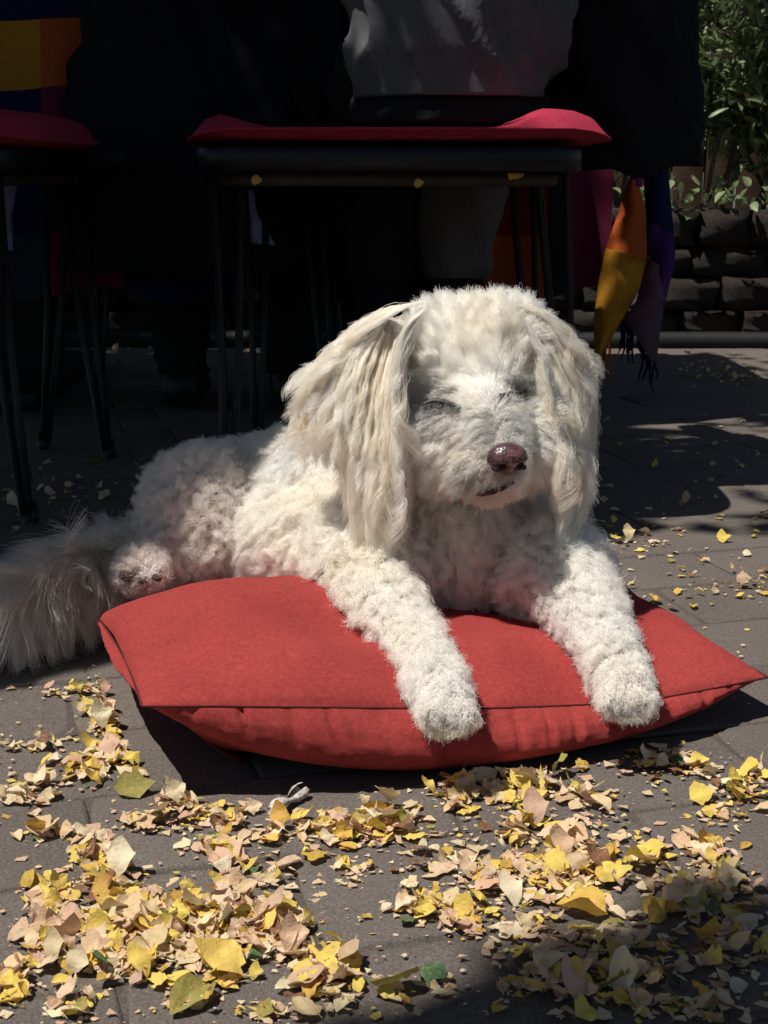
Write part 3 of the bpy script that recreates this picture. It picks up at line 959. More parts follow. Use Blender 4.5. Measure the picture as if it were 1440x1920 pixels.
def top_z(u, v, p):
    su_, sv_ = 4 * u * (1 - u), 4 * v * (1 - v)
    h = .036 * (su_ ** .5) * (sv_ ** .55) + .010 * (1 - u) ** 2 * su_ * sv_
    # dents under the dog's chest, fore legs and belly; a soft swell at the front left
    def dent(q, s, a): return a * math.exp(-((p.x - q[0]) ** 2 + (p.y - q[1]) ** 2) / (2 * s * s))
    h -= dent((.07, 1.13), .07, .022) * min(1, su_ * 3)
    h -= dent((-.03, 1.02), .035, .016) + dent((.045, .93), .03, .013) + dent((.155, .97), .035, .014)
    h += dent((-.13, 1.08), .07, .010) * sv_ + dent((.10, 1.0), .03, .004)
    h -= dent((-.215, 1.17), .03, .008)
    h += .0032 * fbm(p * 14, 3) * min(1, sv_ * 2) + .0014 * math.sin((p.x * .8 + p.y * .5) * 62 + 3 * fbm(p * 7, 2)) * sv_ * su_
    return h
V, F = [], []
for j in range(NV + 1):
    for i in range(NU + 1):
        u, v = i / NU, j / NV
        p = quad(u, v)
        p.z += top_z(u, v, p)
        V.append(p)
for j in range(NV):
    for i in range(NU):
        a = j * (NU + 1) + i
        F.append((a, a + 1, a + NU + 2, a + NU + 1))
# the lower panel bulges out below the seam and runs under
per = [(i / NU, 0.0) for i in range(NU)] + [(1.0, j / NV) for j in range(NV)] + [(1 - i / NU, 1.0) for i in range(NU)] + [(0.0, 1 - j / NV) for j in range(NV)]
NP = len(per)
cen = (FL + FR + BR + BL) / 4
PK_ = [(0, 1.0), (.34, .91), (.74, .76), (.97, .58), (1.02, .42), (.86, .26), (.45, .13), (-.4, .045), (-1.6, .012), (-3.2, .002)]
PT_ = [0, .06, .14, .24, .34, .45, .56, .68, .84, 1.0]
QT = np.concatenate([np.linspace(0, .56, 20), np.linspace(.6, 1, 7)])
prof = [(float(np.interp(t, PT_, [k[0] for k in PK_])), float(np.interp(t, PT_, [k[1] for k in PK_])), float(t)) for t in QT]
# creases gathered at the front seam: where, half width, depth, lean, length
CREASE = [(.07, .006, .0035, .02, .30), (.135, .0045, .0065, -.05, .42), (.20, .008, .004, -.05, .34), (.255, .0045, .0062, -.06, .5), (.33, .012, .003, -.02, .4), (.415, .005, .0060, .0, .5), (.44, .006, .003, .03, .3),
          (.535, .006, .0042, .02, .4), (.585, .004, .0055, .015, .36), (.63, .005, .0050, .03, .5), (.70, .004, .0042, .04, .34), (.725, .006, .0052, .03, .5), (.80, .008, .004, .03, .4), (.865, .004, .0055, .03, .5), (.92, .005, .004, .0, .3)]
base_i = len(V)
seam = []
for k, (u, v) in enumerate(per):
    p = quad(u, v)
    seam.append(p + Vector((0, 0, .0002)))
    tl = (u if v in (0.0, 1.0) else v)
    c4 = 4 * tl * (1 - tl)
    cf, cz = c4 ** .7, c4 ** .85            # 0 at the corners
    out = (p - cen); out.z = 0
    if v == 0.0: nrm = (FL - BL).normalized()
    elif v == 1.0: nrm = (BL - FL).normalized()
    elif u == 1.0: nrm = (FR - FL).normalized()
    else: nrm = (FL - FR).normalized()
    nrm.z = 0
    nrm = (nrm * cf + out.normalized() * (1 - cf)).normalized()
    amp = .024 if v == 0.0 else .007
    s_len = k * .0026
    for q, (ro, zf, qt) in enumerate(prof):
        if ro > 0: r_ = ro * amp * cf - (1 - cf) * .05 * qt
        else: r_ = ro * .022 * (.5 + .5 * cf) - (1 - cf) * .05 * qt
        cz *= .62 if u == 0.0 and 0 < v < 1 else 1
        z = p.z * (zf * cz + (1 - cz) * (1 - (1 - zf) * .14))
        if qt > .6: z = p.z * (zf * cz + (1 - cz) * .875 * (1 - (qt - .6) / .4))
        pk_ = 0
        if v == 0.0:
            for c0, wd_, dp_, ln_, le_ in CREASE:
                d_ = (tl + ln_ * qt - c0 - ln_ * .03) / wd_
                pk_ += (-dp_ * math.exp(-d_ * d_) + dp_ * .45 * math.exp(-((d_ - 2.4) / 1.8) ** 2)) * max(0, 1 - (qt / le_) ** 2)
        pk_ += .0022 * noise.noise(Vector((s_len * 34, qt * 5, 5))) + .0008 * noise.noise(Vector((s_len * 120, qt * 9, 9)))
        fade = min(1, qt / .06) * max(0, 1 - max(0, qt - .4) / .2) * (.2 + .8 * cf)
        pt = p + nrm * (r_ + pk_ * fade)
        pt.z = max(.0015, z)
        V.append(pt)
nq = len(prof)
for k in range(NP):
    k2 = (k + 1) % NP
    for q in range(nq - 1):
        a, b_, c, d = base_i + k * nq + q, base_i + k2 * nq + q, base_i + k2 * nq + q + 1, base_i + k * nq + q + 1
        F.append((a, d, c, b_))
ci = len(V); V.append(Vector((cen.x, cen.y, .0015)))
for k in range(NP): F.append((base_i + k * nq + nq - 1, ci, base_i + ((k + 1) % NP) * nq + nq - 1))
cush = tag(empty('floor_cushion', (cen.x, cen.y, 0)), 'flat terracotta red cushion lying on the paving under the white dog', 'cushion')
C0 = Vector((cen.x, cen.y, 0))
cover_me = mesh_np('cover', [v - C0 for v in V], F, [M['red']])
cover = link('cover', cover_me, cush)
bm = bmesh.new(); bm.from_mesh(cover_me)
bmesh.ops.remove_doubles(bm, verts=bm.verts, dist=.0003)
bmesh.ops.recalc_face_normals(bm, faces=bm.faces)
bm.to_mesh(cover_me); bm.free()
cover_me.polygons.foreach_set('use_smooth', [True] * len(cover_me.polygons))
bm = bmesh.new()
add_tube(bm, [p - C0 for p in seam + [seam[0]]], .0008, 5, False)
obj_bm('seam', bm, M['thread'], cush)
CTREE = BVHTree.FromPolygons([tuple(v) for v in V], F)
def cushion_top(x, y, default=0.0):
    h = CTREE.ray_cast(Vector((x, y, .5)), Vector((0, 0, -1)))
    return h[0].z if h[0] else default

# ------------------------------------------------------------------ the dog: one body, then its coat as its children
DOG_L = 'small white curly haired dog lying on the red cushion with eyes closed'
dog = tag(empty('dog', (-.02, 1.2, 0)), DOG_L, 'dog')
D0 = Vector((-.02, 1.2, 0))
def cap_pts(a, ra, b_, rb, st=.012):
    L = (b_ - a).length; n = max(2, int(L / st))
    return [(a.lerp(b_, k / n), ra + (rb - ra) * k / n) for k in range(n + 1)]
balls = []
def chain(*pts):
    for (a, ra), (b_, rb) in zip(pts, pts[1:]): balls.extend(cap_pts(a, ra, b_, rb))
# trunk
chain((at(850, 985, 1.19), .074), (at(770, 950, 1.235), .076), (at(640, 938, 1.29), .076), (at(505, 942, 1.37), .067), (at(400, 968, 1.43), .056))
chain((at(560, 1015, 1.25), .056), (at(690, 1020, 1.19), .058))
# neck and head
chain((at(860, 950, 1.21), .068), (at(875, 800, 1.19), .058))
chain((at(885, 702, 1.165), .053), (at(890, 762, 1.145), .052))
chain((at(850, 662, 1.17), .042), (at(940, 662, 1.165), .042))
chain((at(828, 800, 1.12), .034), (at(850, 850, 1.11), .030))
chain((at(985, 790, 1.13), .030), (at(990, 850, 1.115), .026))
# muzzle
chain((at(905, 790, 1.10), .034), (at(925, 850, 1.075), .026), (at(944, 872, 1.058), .0175))
chain((at(895, 880, 1.08), .022), (at(920, 905, 1.072), .017), (at(945, 905, 1.066), .014))
# fore legs
for pl in ([(690, 1055, 1.15, .046), (695, 1108, 1.092, .034), (775, 1205, .995, .0195), (812, 1270, .94, .0178), (835, 1318, .902, .0195)],
           [(1000, 1035, 1.16, .042), (1078, 1112, 1.075, .030), (1130, 1190, 1.01, .0195), (1155, 1250, .975, .0182), (1172, 1290, .948, .021)]):
    chain(*[(at(a, b_, y), r_) for a, b_, y, r_ in pl])
    a, b_, y, r_ = pl[-1]
    for k, dx in enumerate((-26, -9, 10, 27)):
        p0 = at(a + dx * .7, b_ + 8, y + .004)
        p1 = at(a + dx * 1.22 + 3, b_ + (34 if abs(dx) < 20 else 25), y - .021)
        chain((p0, .0098), (p1, .0104))
# near hind leg: thigh, knee, shank, foot
chain((at(420, 935, 1.37), .052), (at(368, 952, 1.285), .047), (at(385, 1010, 1.255), .031), (at(335, 1035, 1.29), .020))
chain((at(335, 1030, 1.29), .021), (at(290, 1055, 1.235), .019), (at(262, 1066, 1.195), .020))
for dx in (-24, -8, 9, 24): chain((at(262 + dx, 1070, 1.192), .009), (at(264 + dx * 1.25, 1082 - abs(dx) * .2, 1.178), .0085))
# far hind leg tucked under
chain((at(450, 1000, 1.42), .04), (at(470, 1030, 1.36), .03))
# tail
TAIL = [at(318, 995, 1.40), at(250, 1035, 1.31), at(170, 1060, 1.235), at(80, 1100, 1.18), at(10, 1140, 1.15), at(-60, 1175, 1.14)]
TAILR = [.022, .017, .016, .014, .012, .008]
chain(*zip(TAIL, TAILR))
# ear leathers
EARL = [(at(728, 628, 1.165), .017), (at(700, 690, 1.15), .019), (at(700, 770, 1.135), .018), (at(705, 830, 1.13), .014)]
EARR = [(at(1008, 628, 1.175), .016), (at(1052, 690, 1.165), .018), (at(1066, 770, 1.155), .016), (at(1066, 820, 1.15), .012)]
chain(*EARL); chain(*EARR)

bm = bmesh.new()
ico = bmesh.new(); bmesh.ops.create_icosphere(ico, subdivisions=2, radius=1.0)
iv = np.array([v.co[:] for v in ico.verts]); ifc = [[v.index for v in f.verts] for f in ico.faces]; ico.free()
VV, FF = [], []
for c, r_ in balls:
    o_ = len(VV)
    VV.extend((iv * r_ + np.array(c)).tolist()); FF.extend([[i + o_ for i in f] for f in ifc])
me = bpy.data.meshes.new('body_raw'); me.from_pydata(VV, [], FF)
o = bpy.data.objects.new('body_raw', me); COL.objects.link(o)
m1 = o.modifiers.new('r', 'REMESH'); m1.mode = 'VOXEL'; m1.voxel_size = .0042
m2 = o.modifiers.new('s', 'SMOOTH'); m2.factor = .5; m2.iterations = 14
dg = bpy.context.evaluated_depsgraph_get()
body_me = bpy.data.meshes.new_from_object(o.evaluated_get(dg))
bpy.data.objects.remove(o); bpy.data.meshes.remove(me)
body_me.name = 'body'
bv = np.empty(len(body_me.vertices) * 3); body_me.vertices.foreach_get('co', bv); bv = bv.reshape(-1, 3)
# keep the belly and legs on the cushion and the ground instead of inside them
for i in range(len(bv)):
    x, y, z = bv[i]
    if z < .1:
        t_ = cushion_top(x, y, 0.0) + .001
        if z < t_: bv[i, 2] = t_ - .0005 * min(1, (t_ - z) * 100)
BT0 = BVHTree.FromPolygons([tuple(v) for v in bv], [tuple(p.vertices) for p in body_me.polygons])
for px_, py_, sx_, dep_ in ((826, 758, .017, .0085), (966, 741, .014, .0075), (812, 905, .012, .004), (1006, 900, .012, .004)):
    h_ = BT0.ray_cast(Vector((0, 0, CAM_H)), ray(px_, py_))[0]
    d_ = (bv - np.array(h_)) / np.array([sx_, .02, .0105])
    bv += np.array([0.0, 1.0, .1]) * (dep_ * np.exp(-(d_ ** 2).sum(1)))[:, None]
for px_, py_, s_, dep_ in ((822, 722, .012, .004), (962, 706, .012, .004), (885, 880, .016, .004), (968, 892, .012, .003)):
    h_ = BT0.ray_cast(Vector((0, 0, CAM_H)), ray(px_, py_))[0]
    d_ = (bv - np.array(h_)) / s_
    bv -= np.array([0.0, 1.0, 0]) * (dep_ * np.exp(-(d_ ** 2).sum(1)))[:, None]
body_me.vertices.foreach_set('co', (bv - np.array(D0)).ravel())
body_me.materials.clear(); body_me.materials.append(M['dogskin'])
body_me.polygons.foreach_set('use_smooth', [True] * len(body_me.polygons))
body_me.update()
body = link('body', body_me, dog)
body_me.calc_loop_triangles()
tri = np.empty(len(body_me.loop_triangles) * 3, dtype=np.int32); body_me.loop_triangles.foreach_get('vertices', tri); tri = tri.reshape(-1, 3)
vn = np.empty(len(bv) * 3); body_me.vertices.foreach_get('normal', vn); vn = vn.reshape(-1, 3)
BT = BVHTree.FromPolygons([tuple(v) for v in bv], [tuple(t) for t in tri])
def surf(px, py):
    h = BT.ray_cast(Vector((0, 0, CAM_H)), ray(px, py))
    return (h[0], h[1]) if h[0] else (at(px, py, 1.1), Vector((0, -1, 0)))

# ---- fur
def unit(a): return a / np.maximum(np.linalg.norm(a, axis=-1, keepdims=True), 1e-9)
def snoise(P, sc, seed=0):
    """cheap smooth vector noise: sums of sines, values about -1..1"""
    rs = np.random.default_rng(seed)
    out = np.zeros_like(P)
    for k in range(7):
        Wm = rs.normal(0, 1, (3, 3)) * sc * (1 + .35 * k)
        out += np.sin(P @ Wm + rs.uniform(0, 6.28, 3)) / (1 + .3 * k)
    return out / 2.6
def clump_ids(P, centres):
    kd = KDTree(len(centres))
    for i, c in enumerate(centres): kd.insert(Vector(c), i)
    kd.balance()
    return np.array([kd.find(Vector(p))[1] for p in P])
def build_hair(name, pos, tint, r0, r1, parent):
    """pos (N,K,3) world positions"""
    N, K = pos.shape[:2]
    hc = bpy.data.hair_curves.new(name)
    hc.add_curves([K] * N)
    hc.attributes['position'].data.foreach_set('vector', (pos - np.array(D0)).astype(np.float32).ravel()) if 'position' in hc.attributes else hc.position_data.foreach_set('vector', (pos - np.array(D0)).astype(np.float32).ravel())
    ra = hc.attributes.new('radius', 'FLOAT', 'POINT') if 'radius' not in hc.attributes else hc.attributes['radius']
    tt = np.linspace(0, 1, K)
    prof_ = r0 + (r1 - r0) * tt ** 1.5
    ra.data.foreach_set('value', np.tile(prof_, N).astype(np.float32))
    ca = hc.attributes.new('tint', 'FLOAT_COLOR', 'CURVE')
    ca.data.foreach_set('color', np.concatenate([tint, np.ones((N, 1))], 1).astype(np.float32).ravel())
    hc.materials.append(M['fur'])
    return link(name, hc, parent)

area = np.linalg.norm(np.cross(bv[tri[:, 1]] - bv[tri[:, 0]], bv[tri[:, 2]] - bv[tri[:, 0]]), axis=1)
def sample(n, mask_fn=None):
    idx = rng.choice(len(tri), n, p=area / area.sum())
    a, b_ = rng.random(n), rng.random(n)
    fl = a + b_ > 1; a[fl], b_[fl] = 1 - a[fl], 1 - b_[fl]
    T = tri[idx]
    P = bv[T[:, 0]] * (1 - a - b_)[:, None] + bv[T[:, 1]] * a[:, None] + bv[T[:, 2]] * b_[:, None]
    Nn = unit(vn[T[:, 0]] * (1 - a - b_)[:, None] + vn[T[:, 1]] * a[:, None] + vn[T[:, 2]] * b_[:, None])
    return P, Nn
def dseg(P, pts):
    """distance to a polyline and the tangent there"""
    best = np.full(len(P), 9.0); tang = np.zeros_like(P); tpar = np.zeros(len(P))
    for i, (a, b_) in enumerate(zip(pts, pts[1:])):
        a, b_ = np.array(a), np.array(b_)
        d = b_ - a; t = np.clip(((P - a) @ d) / (d @ d), 0, 1)
        q = np.linalg.norm(P - (a + t[:, None] * d), axis=1)
        m = q < best
        best[m] = q[m]; tang[m] = unit(d); tpar[m] = (i + t[m]) / (len(pts) - 1)
    return best, tang, tpar
NOSE = at(952, 862, 1.036)
NOSEN = np.array(NOSE)
eyeL, eyeLn = surf(826, 754)
eyeR, eyeRn = surf(968, 736)
SLITL = [surf(*q)[0] for q in ((790, 760), (812, 752), (838, 756), (862, 763))]
SLITR = [surf(*q)[0] for q in ((938, 741), (958, 739), (986, 732))]
HEADC = np.array(at(890, 740, 1.15))
GR = np.array([0, 0, -1.0])

def strands(P, Nn, L, flow, lift, grav, K, clump_c, clump_w, curl, cf, seed, curl_pow=.8, stray=.0, flowj=.25):
    """P roots, flow tangential direction; returns (N,K,3)"""
    n = len(P)
    rs = np.random.default_rng(seed)
    cid = clump_ids(P, clump_c)
    nC = len(clump_c)
    # every clump shares one direction; its hairs gather towards it
    cnt_ = np.maximum(np.bincount(cid, minlength=nC), 1)[:, None]
    def cavg(X): return np.stack([np.bincount(cid, X[:, k], nC) for k in range(3)], 1) / cnt_
    cN, cF, cP = unit(cavg(Nn)), unit(cavg(flow)), cavg(P)
    cF = unit(cF + rs.normal(0, flowj, cF.shape))
    cL = np.bincount(cid, L, nC) / cnt_[:, 0]
    ph = rs.uniform(0, 6.28, nC); sg = rs.choice([-1, 1], nC); cfr = cf * rs.uniform(.7, 1.3, nC)
    ca = (np.bincount(cid, curl, nC) / cnt_[:, 0] if hasattr(curl, '__len__') else curl) * rs.uniform(.55, 1.35, nC)
    t = np.linspace(0, 1, K)
    def path(P0, N0, F0, L0, G0):
        d0 = unit(F0 * (1 - lift)[:, None] + N0 * lift[:, None])
        pos = np.empty((len(P0), K, 3)); p = P0.copy(); d = d0.copy(); pos[:, 0] = p
        for k in range(1, K):
            d = unit(d + GR * (G0 / K)[:, None] + F0 * .25 / K)
            p = p + d * (L0 / (K - 1))[:, None]
            pos[:, k] = p
        return pos, d0
    Gv = grav if hasattr(grav, '__len__') else np.full(n, grav)
    own, d0 = path(P, Nn, unit(cF[cid] + flow * .35 + rs.normal(0, .12, P.shape)), L * rs.uniform(.82, 1.1, n), Gv)
    lift_s = lift
    lift = np.bincount(cid, lift_s, nC) / cnt_[:, 0]
    Gc = np.bincount(cid, Gv, nC) / cnt_[:, 0]
    cen_, cd = path(cP, cN, cF, cL, Gc)
    w = (clump_w * t ** .7)[None, :, None] * (rs.random(n) > stray)[:, None, None]
    w = w * rs.uniform(.7, 1.0, n)[:, None, None]
    pos = own * (1 - w) + (cen_[cid] + (own - P[:, None, :] - (cen_ - cP[:, None, :])[cid]) * .0) * w
    a = unit(np.cross(cd, cN + .01)); b_ = np.cross(cd, a)
    ang = 6.283 * cfr[:, None] * t[None] * sg[:, None] + ph[:, None]
    off = (np.cos(ang) - np.cos(ph)[:, None])[..., None] * a[:, None] + (np.sin(ang) - np.sin(ph)[:, None])[..., None] * b_[:, None]
    off = off * (ca[:, None] * t[None] ** curl_pow)[..., None]
    pos = pos + off[cid] * rs.uniform(.75, 1.2, n)[:, None, None]
    fz = rs.normal(0, .0011, (n, K, 3)); fz[:, 0] = 0
    pos += np.cumsum(fz, 1) * .45
    return pos, cid
def centres(P, n, seed):
    return P[np.random.default_rng(seed).choice(len(P), min(n, len(P)), replace=False)]

NALL = 330000
P, Nn = sample(NALL)
okm = np.ones(len(P), bool)
# no hair where the body rests on something
lowm = P[:, 2] < .1
ct = np.array([cushion_top(p[0], p[1]) if l else -1 for p, l in zip(P, lowm)])
okm &= ~((P[:, 2] < ct + .004) & (Nn[:, 2] < -.2))
dTail, tTail, uTail = dseg(P, TAIL)
dEL, _, _ = dseg(P, [e[0] for e in EARL]); dER, _, _ = dseg(P, [e[0] for e in EARR])
dNeck = (P - np.array(at(868, 900, 1.19)))
isTail = (dTail < .030) & (uTail > .12)
isEar = ((dEL < .026) | (dER < .024)) & ~isTail
dHead = np.linalg.norm(P - HEADC, axis=1)
hz = .158
isHead = (dHead < .135) & (P[:, 2] > hz) & (P[:, 1] < 1.24) & ~isEar & ~isTail
isBody = ~isHead & ~isEar & ~isTail

def tintmix(base, other, w): return base * (1 - w)[:, None] + np.array(other)[None] * w[:, None]
WHITE, CREAM, TAN, GREYH, DARK = np.array([.95, .918, .845]), np.array([.93, .83, .65]), np.array([.70, .49, .28]), np.array([.13, .125, .125]), np.array([.05, .045, .045])

# --- body coat
m = isBody & okm
Pb, Nb = P[m], Nn[m]
chestp = np.array(at(870, 900, 1.15)); rump = np.array(at(330, 960, 1.45))
ax = unit((rump - chestp)[None])[0]
ex, ey, ez = (FR - FL).normalized(), (BL - FL).normalized(), Vector((0, 0, 1))
flow = np.tile(ax * .8 + GR * .55, (len(Pb), 1))
legdir = np.tile(np.array([.25, -.8, -.3]), (len(Pb), 1))
dFLg, tFL, _ = dseg(Pb, [at(690, 1105, 1.10), at(772, 1205, .995), at(835, 1316, .902)])
dFRg, tFR, _ = dseg(Pb, [at(1070, 1105, 1.08), at(1130, 1190, 1.01), at(1178, 1288, .948)])
leg = np.minimum(dFLg, dFRg); isleg = (leg < .05) & (Pb[:, 1] < 1.10)
tl_ = np.where((dFLg < dFRg)[:, None], tFL, tFR)
flow[isleg] = tl_[isleg] * .7 + GR * .3
front = (Pb[:, 1] < 1.17) & ~isleg
flow[front] = GR * .9 + np.array([0, -.1, 0])
flow = flow + snoise(Pb, 26, 3) * .75
paw = np.minimum(np.linalg.norm(Pb - np.array(at(838, 1330, .89)), axis=1), np.linalg.norm(Pb - np.array(at(1182, 1302, .935)), axis=1))
flow[paw < .036] = np.array([.10, -.75, -.6])
flow = unit(flow - Nb * (flow * Nb).sum(1)[:, None])
Lb = np.full(len(Pb), .024)
Lb[isleg] = .0138
Lb[front] = .027
Lb[paw < .045] = .0135; Lb[paw < .030] = .0082
hindpaw = np.linalg.norm(Pb - np.array(at(264, 1080, 1.185)), axis=1)
Lb[hindpaw < .04] = .011
hind = np.linalg.norm(Pb - np.array(at(375, 985, 1.29)), axis=1) < .085
Lb[hind] = .022
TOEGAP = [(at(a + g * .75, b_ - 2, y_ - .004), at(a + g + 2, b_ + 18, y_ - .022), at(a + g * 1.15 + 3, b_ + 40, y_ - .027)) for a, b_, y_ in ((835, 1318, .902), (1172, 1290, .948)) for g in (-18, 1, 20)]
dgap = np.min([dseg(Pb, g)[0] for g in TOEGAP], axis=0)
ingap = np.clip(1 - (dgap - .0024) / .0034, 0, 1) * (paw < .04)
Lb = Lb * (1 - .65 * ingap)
lift = np.full(len(Pb), .48); lift[isleg] = .5; lift[paw < .036] = .2
flank = (~isleg) & (~front) & (~hind) & (hindpaw > .05)
curl = np.where(paw < .036, .0009, np.where(isleg, .0024, np.where(front, .0038, np.where(hind, .0042, .0022))))
lift[flank] = .36; Lb[flank] = .025
pos, cid = strands(Pb, Nb, Lb, flow, lift, np.where(flank, .8, .35), 11, centres(Pb, 10500, 1), .72, curl, 1.45, 11, .7, .06, .25)
tb = np.tile(WHITE, (len(Pb), 1)) * (1 + .05 * snoise(Pb, 40, 4)[:, :1])
tb = tintmix(tb, CREAM, np.clip(.25 + .4 * snoise(Pb, 18, 5)[:, 0], 0, .6))
# greyer hair tint on the back behind the ear
gp = np.linalg.norm(Pb - np.array(at(600, 850, 1.27)), axis=1)
tb = tintmix(tb, np.array([.34, .34, .35]), np.clip(1 - gp / .05, 0, 1) * .55)
tb = tintmix(tb, np.array([.30, .23, .19]), ingap * .4)  # shade of the gaps between the toes put into the hair tint
pink = np.clip((.105 - Pb[:, 2]) / .05, 0, 1) * flank * np.clip((.02 - Pb[:, 0]) / .06, 0, 1)  # lower flank: skin pink plus red cushion bounce, both painted into the tint
tb = tintmix(tb, np.array([.93, .76, .70]), pink * .55)
tb = tintmix(tb, np.array([.90, .74, .67]), np.where(hind, .45, 0) * np.clip(.6 + .5 * snoise(Pb, 30, 9)[:, 0], 0, 1))
tb = tintmix(tb, np.array([.90, .70, .62]), np.clip(1.4 - hindpaw / .04, 0, 1) * .5)
tb = tintmix(tb, np.array([.30, .2, .15]), np.clip(1 - hindpaw / .024, 0, 1) * .5)
us = np.nonzero(rng.random(len(Pb)) < .4)[0]
upos, _ = strands(Pb[us], Nb[us], np.minimum(Lb[us] * .5, .010), flow[us], np.full(len(us), .5), .3, 6, centres(Pb, 2500, 20), .2, .0012, .6, 62, 1., .2, .6)
build_hair('undercoat', upos, np.clip(tb[us], .02, .975), .00021, .0001, dog)
build_hair('body_coat', pos, np.clip(tb, .02, .975), .00020, .00009, dog)

# --- head hair
def head_hair():
    Ph0, Nh0 = P[isHead], Nn[isHead]
    n2, nn2 = sample(260000)
    dh2 = np.linalg.norm(n2 - HEADC, axis=1)
    dEL2, _, _ = dseg(n2, [e[0] for e in EARL]); dER2, _, _ = dseg(n2, [e[0] for e in EARR])
    k = (dh2 < .135) & (n2[:, 2] > hz) & (n2[:, 1] < 1.24) & (dEL2 > .026) & (dER2 > .024)
    Ph, Nh = np.concatenate([Ph0, n2[k]]), np.concatenate([Nh0, nn2[k]])
    toN = Ph - NOSEN
    dn = np.linalg.norm(toN, axis=1)
    keep = dn > .0135
    Ph, Nh, toN, dn = Ph[keep], Nh[keep], toN[keep], dn[keep]
    flow = unit(toN)
    face = np.clip((eyeL.z + .012 - Ph[:, 2]) / .012, 0, 1)
    flow[:, 2] = flow[:, 2] * (1 - face) + np.minimum(flow[:, 2], -.12) * face
    flow = unit(flow)
    top = np.clip((Ph[:, 2] - .245) / .05, 0, 1)
    flow = flow + GR * (.45 * (1 - top))[:, None]
    flow = flow + snoise(Ph, 30, 8) * (.20 + .6 * top)[:, None]
    # sides of the muzzle comb out and down
    flow = unit(flow - Nh * (flow * Nh).sum(1)[:, None])
    de = np.minimum(dseg(Ph, SLITL)[0], dseg(Ph, SLITR)[0])
    L = .012 + .016 * np.clip((dn - .03) / .07, 0, 1)
    L = np.where(dn < .03, .0055 + .0065 * np.clip((dn - .013) / .017, 0, 1), L)
    L = L - .007 * top
    L = np.where((dn > .035) & (top < .3), np.maximum(L, .0175), L)
    L = np.where(de < .024, .0032 + (L - .0032) * np.clip((de - .0025) / .014, 0, 1), L)
    muz = (1 - top) * np.clip((.085 - dn) / .02, 0, 1)
    lift = .24 + .10 * top + .04 * (dn > .05) - .07 * muz
    lift = np.where(de < .010, .12, lift)
    chn = (Ph[:, 2] < NOSE.z - .024) & (dn < .06)
    L = np.where(chn, .007, L)
    lip = (Ph[:, 2] < NOSE.z - .004) & (dn < .055)
    L = np.where(lip, L * 1.15, L); lift = np.where(lip, .25, lift)
    grav = np.where(top > .5, .1, .55)
    grav = np.where(lip, 1.0, grav)
    pos, cid = strands(Ph, Nh, L, flow, lift, grav, 9, centres(Ph, 2600, 2), .58, .0026 * (1 - .6 * muz), .75, 12, 1.0, .16, .24)
    t = np.tile(WHITE * 1.0, (len(Ph), 1)) * (1 + .04 * snoise(Ph, 60, 14)[:, :1])
    t = tintmix(t, CREAM, np.clip(.22 + .45 * snoise(Ph, 30, 15)[:, 0], 0, .6))
    # grey round the eyes, on the bridge of the nose and the upper lip
    for e, off in ((eyeL, (-.002, 0, -.006)), (eyeR, (.0, 0, -.003))):
        q = (Ph - (np.array(e) + np.array(off))) / np.array([1.45, 1.2, 1.0])
        q = np.linalg.norm(q, axis=1)
        t = tintmix(t, GREYH, np.clip(1.25 - q / (.022 if e is eyeL else .018), 0, 1) ** 1.2 * (.85 if e is eyeL else .82))
    tr_ = np.array(surf(862, 790)[0]); q = np.linalg.norm((Ph - tr_) / np.array([.8, 1, 1.2]), axis=1)
    t = tintmix(t, GREYH, np.clip(1.2 - q / .013, 0, 1) * .6)
    br = np.array(surf(925, 815)[0])
    q = np.linalg.norm((Ph - br) / np.array([.9, 1, 1.3]), axis=1)
    t = tintmix(t, GREYH, np.clip(1.2 - q / .016, 0, 1) * .62)
    lp = np.array(surf(885, 895)[0])
    q = np.linalg.norm((Ph - lp) / np.array([1.5, 1, .9]), axis=1)
    t = tintmix(t, GREYH, np.clip(1.2 - q / .019, 0, 1) * .66)
    q = np.linalg.norm(Ph - NOSEN, axis=1)
    t = tintmix(t, np.array([.16, .14, .14]), np.clip(1 - (q - .014) / .012, 0, 1) * .6)
    chin = (Ph[:, 2] < NOSE.z - .022) & (dn < .07)
    t[chin] = t[chin] * .4 + np.array([.72, .52, .36]) * .6
    t *= rng.uniform(.93, 1.05, (len(t), 1))
    # a short dense undercoat
    us = np.nonzero(rng.random(len(Ph)) < .55)[0]
    upos, _ = strands(Ph[us], Nh[us], np.minimum(L[us] * .55, .008), flow[us], np.minimum(lift[us] * 1.3, .5), .3, 6, centres(Ph, 900, 19), .15, .0008, .5, 61, 1., .2, .5)
    build_hair('undercoat', upos, np.clip(t[us], .02, .975), .00019, .00009, dog)
    build_hair('head_hair', pos, np.clip(t, .02, .975), .00017, .00007, dog)
head_hair()

